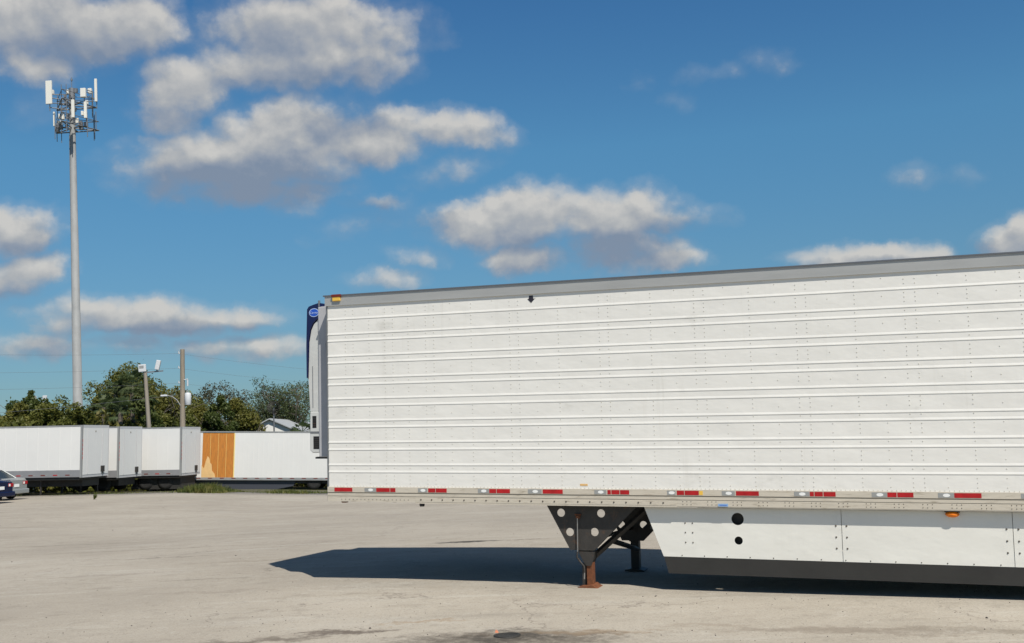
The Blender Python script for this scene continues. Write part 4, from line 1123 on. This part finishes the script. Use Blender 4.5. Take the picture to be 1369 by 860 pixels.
TR = [ # px, top, D, width px, leaf, name, label, extra
    (-8, 548, 74, 70, 'leaf_green', 'broadleaf_tree', 'rounded mid green tree cut by the left edge of the photo', {}),
    (34, 536, 72, 58, 'leaf_dark', 'broadleaf_tree', 'dark green tree around the pointed evergreen at the far left', {}),
    (37, 521, 75, 26, 'leaf_dark', 'evergreen_tree', 'narrow pointed dark evergreen rising left of the far floodlights', dict(pointy=.9, n=3200, s_=.18)),
    (72, 542, 71, 58, 'leaf_green', 'broadleaf_tree', 'mid green tree below the far pair of floodlights', {}),
    (108, 549, 76, 46, 'leaf_olive', 'broadleaf_tree', 'olive green tree hiding the foot of the cell tower', {}),
    (100, 549, 70, 56, 'leaf_green', 'broadleaf_tree', 'low green tree in front of the tower foot', {}),
    (15, 545, 70, 50, 'leaf_olive', 'broadleaf_tree', 'olive tree between the left edge of the photo and the pointed evergreen', {}),
    (55, 545, 73, 46, 'leaf_dark', 'broadleaf_tree', 'dark tree directly beneath the left lamp of the far floodlights', {}),
    (86, 546, 74, 40, 'leaf_green', 'broadleaf_tree', 'mid green tree just left of the tower foot', {}),
    (248, 528, 84, 50, 'leaf_green', 'broadleaf_tree', 'mid green tree behind the transformer can', dict(base=.05)),
    (308, 538, 78, 46, 'leaf_olive', 'broadleaf_tree', 'olive tree behind the right end of the orange panels', dict(base=.03)),
    (168, 496, 84, 84, 'leaf_green', 'broadleaf_tree', 'largest dome shaped green tree, behind the palms', dict(n=20000, base=.1)),
    (156, 514, 77, 58, 'leaf_olive', 'broadleaf_tree', 'olive tree whose yellow green leaves surround the palms', dict(n=13000, base=.1)),
    (134, 533, 73, 40, 'leaf_green', 'broadleaf_tree', 'bushy green tree at the left foot of the big dome shaped tree', dict(base=.05)),
    (182, 540, 70, 60, 'leaf_dark', 'broadleaf_tree', 'dark green tree at the foot of the leaning floodlight pole', dict(base=.05)),
    (205, 512, 80, 44, 'leaf_olive', 'broadleaf_tree', 'olive tree rising behind the leaning floodlight pole', dict(n=7000, base=.05)),
    (236, 524, 82, 62, 'leaf_olive', 'broadleaf_tree', 'olive tree directly behind the utility pole', dict(base=.05)),
    (226, 546, 71, 56, 'leaf_green', 'broadleaf_tree', 'low green tree below the curved street lamp arm', dict(base=.05)),
    (272, 512, 92, 44, 'leaf_brown', 'bare_tree', 'thin brown half bare tree right of the utility pole', dict(n=3200, s_=.18)),
    (303, 511, 94, 46, 'leaf_brown', 'bare_tree', 'pale brown half bare tree beside the wide airy oak', dict(n=3200, s_=.18)),
    (256, 540, 76, 44, 'leaf_olive', 'broadleaf_tree', 'yellowish tree just right of the utility pole', dict(base=.05)),
    (288, 527, 73, 58, 'leaf_dark', 'broadleaf_tree', 'very dark conical tree above the orange panels', dict(n=9000, base=.03, pointy=.45)),
    (325, 545, 76, 50, 'leaf_olive', 'broadleaf_tree', 'yellow green bush like tree left of the gabled building', dict(base=.03)),
    (338, 552, 84, 26, 'leaf_green', 'broadleaf_tree', 'small green tree against the white gable', dict(n=1800, base=.03)),
    (393, 550, 104, 40, 'leaf_olive', 'broadleaf_tree', 'yellow green tree behind the grey metal roof', dict(n=1600)),
    (418, 553, 84, 24, 'leaf_dark', 'broadleaf_tree', 'small dark tree next to the refrigeration unit', dict(n=1400)),
    (470, 530, 90, 90, 'leaf_green', 'broadleaf_tree', 'green tree hidden behind the front of the big trailer', {}),
]
for i, (p, ty, d, wp, lf, nm, lab, ex) in enumerate(TR):
    if p > 450: continue
    h_ = ztop(ty, p, d)*1.02; w_ = wp/1403.3*d*1.15
    tree(nm, px(p, d), d, h_, w_, M[lf], lab, 100+i, **ex)
# the wide airy oak
rng = random.Random(42); d = 86; p = 362; x, y = site(px(p, d), d)
ok = empty('oak_tree', (x, y, gz(x, y)), (0, 0, .4), 'wide airy oak with grey limbs and sky showing through its crown', 'tree', 'trees behind the trailers')
mbt = MB(); cm = MB(); Hk = ztop(505, p, d); 
def oak_limb(p0, p1, r0, r1, n=5, j=.2):
    pts = []; 
    for i in range(n+1):
        t = i/n; v = Vector(p0).lerp(Vector(p1), t)
        if 0 < i < n: v += Vector((rng.uniform(-j, j), rng.uniform(-j, j), rng.uniform(-j, j)*.6))
        pts.append(v)
    mbt.tube(pts, [r0+(r1-r0)*i/n for i in range(n+1)], 6, cap=False); return pts
for (bx, by) in ((-.5, 0), (.45, .3), (1.4, -.4)):
    trunk_top = Vector((bx*1.3, by, Hk*.42)); oak_limb((bx, by, -.2), trunk_top, .17, .11)
    for k in range(8):
        a = rng.uniform(0, 2*PI); R_ = rng.uniform(.7, 2.6)
        e = Vector((trunk_top.x*.9+R_*math.cos(a), R_*math.sin(a), Hk*rng.uniform(.66, .93)-R_*.16))
        pts = oak_limb(trunk_top.lerp(Vector((bx, by, 0)), rng.uniform(0, .25)), e, .075, .03, 6, .22)
        for q in pts[2:]:
            for m2 in range(3):
                f = q+Vector((rng.gauss(0, .5), rng.gauss(0, .5), abs(rng.gauss(0, .35)))); 
                if f.z > Hk*.97: f.z = Hk*.97
                oak_limb(q, f, .025, .008, 3, .08)
                if rng.random() < .85 and f.z > Hk*.55:
                    for m3 in range(46): quad(cm, f+Vector((rng.gauss(0, .30), rng.gauss(0, .30), rng.gauss(0, .19))), .15, rng)
mbt.build('trunk', M['bark'], ok); cm.build('crown', M['leaf_oak'], ok)

def palm(l, d, h, R_, label, seed, trunk=True):
    rng = random.Random(seed); x, y = site(l, d)
    t = empty('palm_tree', (x, y, gz(x, y)), (0, 0, rng.uniform(0, 6)), label, 'palm', 'palms among the trees')
    MB().tube([(0, 0, -.2), (.05, 0, h*.5), (0, 0, h)], [.2, .16, .15], 10).build('trunk', M['bark'], t)
    mb = MB()
    for k in range(30):
        a = rng.uniform(0, 2*PI); e = rng.uniform(-.5, 1.35); L = R_*rng.uniform(.45, .6)
        dr = Vector((math.cos(a)*math.cos(e), math.sin(a)*math.cos(e), math.sin(e)))
        c = Vector((0, 0, h)) + dr*L; mb.tube([(0, 0, h), c], .015, 4, cap=False)
        sd = dr.cross(Vector((0, 0, 1))).normalized(); u_ = sd.cross(dr)
        for j in range(15):
            an = (j-7)/7*1.35; ld = (dr*math.cos(an) + sd*math.sin(an)).normalized(); LL = R_*.55*rng.uniform(.8, 1.05)*(1-.15*abs(an))
            mid = c+ld*LL*.6; tip = c+ld*LL+Vector((0, 0, -LL*rng.uniform(.15, .45))); wv = ld.cross(u_).normalized()*.035
            mb.add([c, mid+wv, tip, mid-wv], [(0, 1, 2, 3)])
    mb.build('fronds', M['leaf_palm'], t)
for (p, yy, d, R_, lab, sd_) in ((150, 522, 72.0, 1.2, 'fan palm at the upper left of the dome shaped tree', 1), (172, 511, 71.5, 1.35, 'highest fan palm, near the top of the dome shaped tree', 2), (134, 539, 69.8, 1.1, 'small fan palm beside the tower foot', 3), (186, 526, 70.0, 1.1, 'fan palm just left of the leaning floodlight pole', 4), (156, 545, 68.2, 1.2, 'low fan palm in the middle of the green clump', 6), (398, 573, 75, .95, 'low fan palm in front of the grey metal roof', 5)):
    palm(px(p, d), d, ztop(yy, p, d)-.3, R_, lab, sd_)
# dark undergrowth closing the view beneath the crowns
rng = random.Random(9); mb = MB()
for k in range(26000):
    l = rng.uniform(-46, -11); d = rng.uniform(66.0, 71.0) + (l+46)*.04 + (2 if l > -21 else 0); x, y = site(l, d)
    hmax = 4.0 + .8*math.sin(l*.9) + .5*math.sin(l*2.3)
    if l > -22: hmax = 2.6 + .3*math.sin(l*2)
    quad(mb, Vector((x, y, gz(x, y)+rng.uniform(0, 1)*hmax)), .34, rng)
o = mb.build('undergrowth', M['leaf_green']); tag(o, 'dense dark green undergrowth below the tree crowns', 'shrubs', kind='stuff')

# ------------------------------------------------------------------ grass and weeds at the lot edge
rng = random.Random(21); mb = MB()
def blade(x, y, z, h_, w=.02):
    a = rng.uniform(0, 2*PI); dx, dy = math.cos(a)*w, math.sin(a)*w; tx_, ty_ = rng.gauss(0, .35)*h_, rng.gauss(0, .35)*h_
    mb.add([(x-dx, y-dy, z), (x+dx, y+dy, z), (x+tx_, y+ty_, z+h_)], [(0, 1, 2)])
for k in range(2500):
    l = rng.uniform(-30, -6); d = 54.0+abs(rng.gauss(0, .7)); x, y = site(l, d)
    t = .5+.5*math.sin(l*1.7)*math.sin(l*.6+1); 
    if rng.random() > .25+.75*t: continue
    blade(x, y, gz(x, y)-.05, rng.uniform(.04, .11)*(.6+t), .03)
for k in range(2600):                                    # taller clump beside the trailer with orange panels
    l = rng.gauss(-15.9, .75); d = rng.uniform(53, 56); x, y = site(l, d); blade(x, y, gz(x, y)-.05, rng.uniform(.15, .55)*math.exp(-((l+16.3)/1.3)**2), .035)
for k in range(700):
    l = rng.gauss(-11.8, .6); d = rng.uniform(53.4, 55); x, y = site(l, d); blade(x, y, gz(x, y)-.05, rng.uniform(.1, .26), .03)
tag(mb.build('grass', M['grass']), 'ragged yellow green grass along the far edge of the lot', 'grass', kind='stuff')
x, y = site(px(120, 48.5), 48.5); mb = MB(); rng = random.Random(4)
for k in range(70):
    a = rng.uniform(0, 6.3); h_ = rng.uniform(.12, .42); mb.add([(-.015, 0, 0), (.015, 0, 0), (.10*math.cos(a)+.10, .10*math.sin(a), h_)], [(0, 1, 2)])
wd = mb.build('weed', M['grass']); wd.location = (x, y, gz(x, y)-.01); tag(wd, 'lone weed growing from the lot in front of the second trailer', 'weed')
# grit on the lot
rng = random.Random(31); mb = MB()
for k in range(600):
    l = rng.uniform(-6, 9); d = rng.choice([rng.uniform(9, 13), rng.uniform(9, 30)]); x, y = site(l*d/12, d); s_ = rng.uniform(.003, .009)*(1+(rng.random() < .05)*1.0)
    z = gz(x, y); ps = [(x+s_*math.cos(a)*rng.uniform(.7, 1.3), y+s_*math.sin(a)*rng.uniform(.7, 1.3)) for a in (0, 1.25, 2.5, 3.8, 5)]
    mb.add([(a, b_, z-.003) for a, b_ in ps] + [(x+(a-x)*.5, y+(b_-y)*.5, z+s_*.9) for a, b_ in ps], [(5, 6, 7, 8, 9)] + [(i, (i+1) % 5, 5+(i+1) % 5, 5+i) for i in range(5)])
tag(mb.build('grit', M['stone']), 'small dark stones scattered over the lot', 'gravel', kind='stuff')
# iron cap in the stained patch in front
x, y = 3.77, -3.0; z = gz(x, y)
cv = empty('iron_cover', (x, y, z), (0, 0, .36), 'small dark iron cap set in a brown stained patch at the bottom of the photo', 'drain cover')
MB().lathe([(.165, -.02), (.17, .012), (.135, .018), (.13, .010), (.02, .006)], n=28).build('rim', M['iron'], cv)
mb = MB().lathe([(.128, -.01), (.128, .004), (.05, .003)], n=24); mb.build('cap', M['black'], cv); cv.scale = (.8, .8, .8)
x, y = 3.61, -2.87; mb = MB()
mb.add([(-.03, -.015, 0), (.02, -.02, 0), (.03, .012, 0), (-.01, .02, 0), (-.015, 0, .05), (.012, .005, .035)], [(0, 1, 5, 4), (1, 2, 5), (2, 3, 4, 5), (3, 0, 4)])
o = mb.build('litter_scrap', mat('orange_scrap', (.6, .22, .12), .7)); o.location = (x, y, gz(x, y)); o.scale = (.6, .6, .6); tag(o, 'tiny orange scrap lying beside the dark iron cap', 'litter')
S.render.resolution_x = 1024; S.render.resolution_y = 643
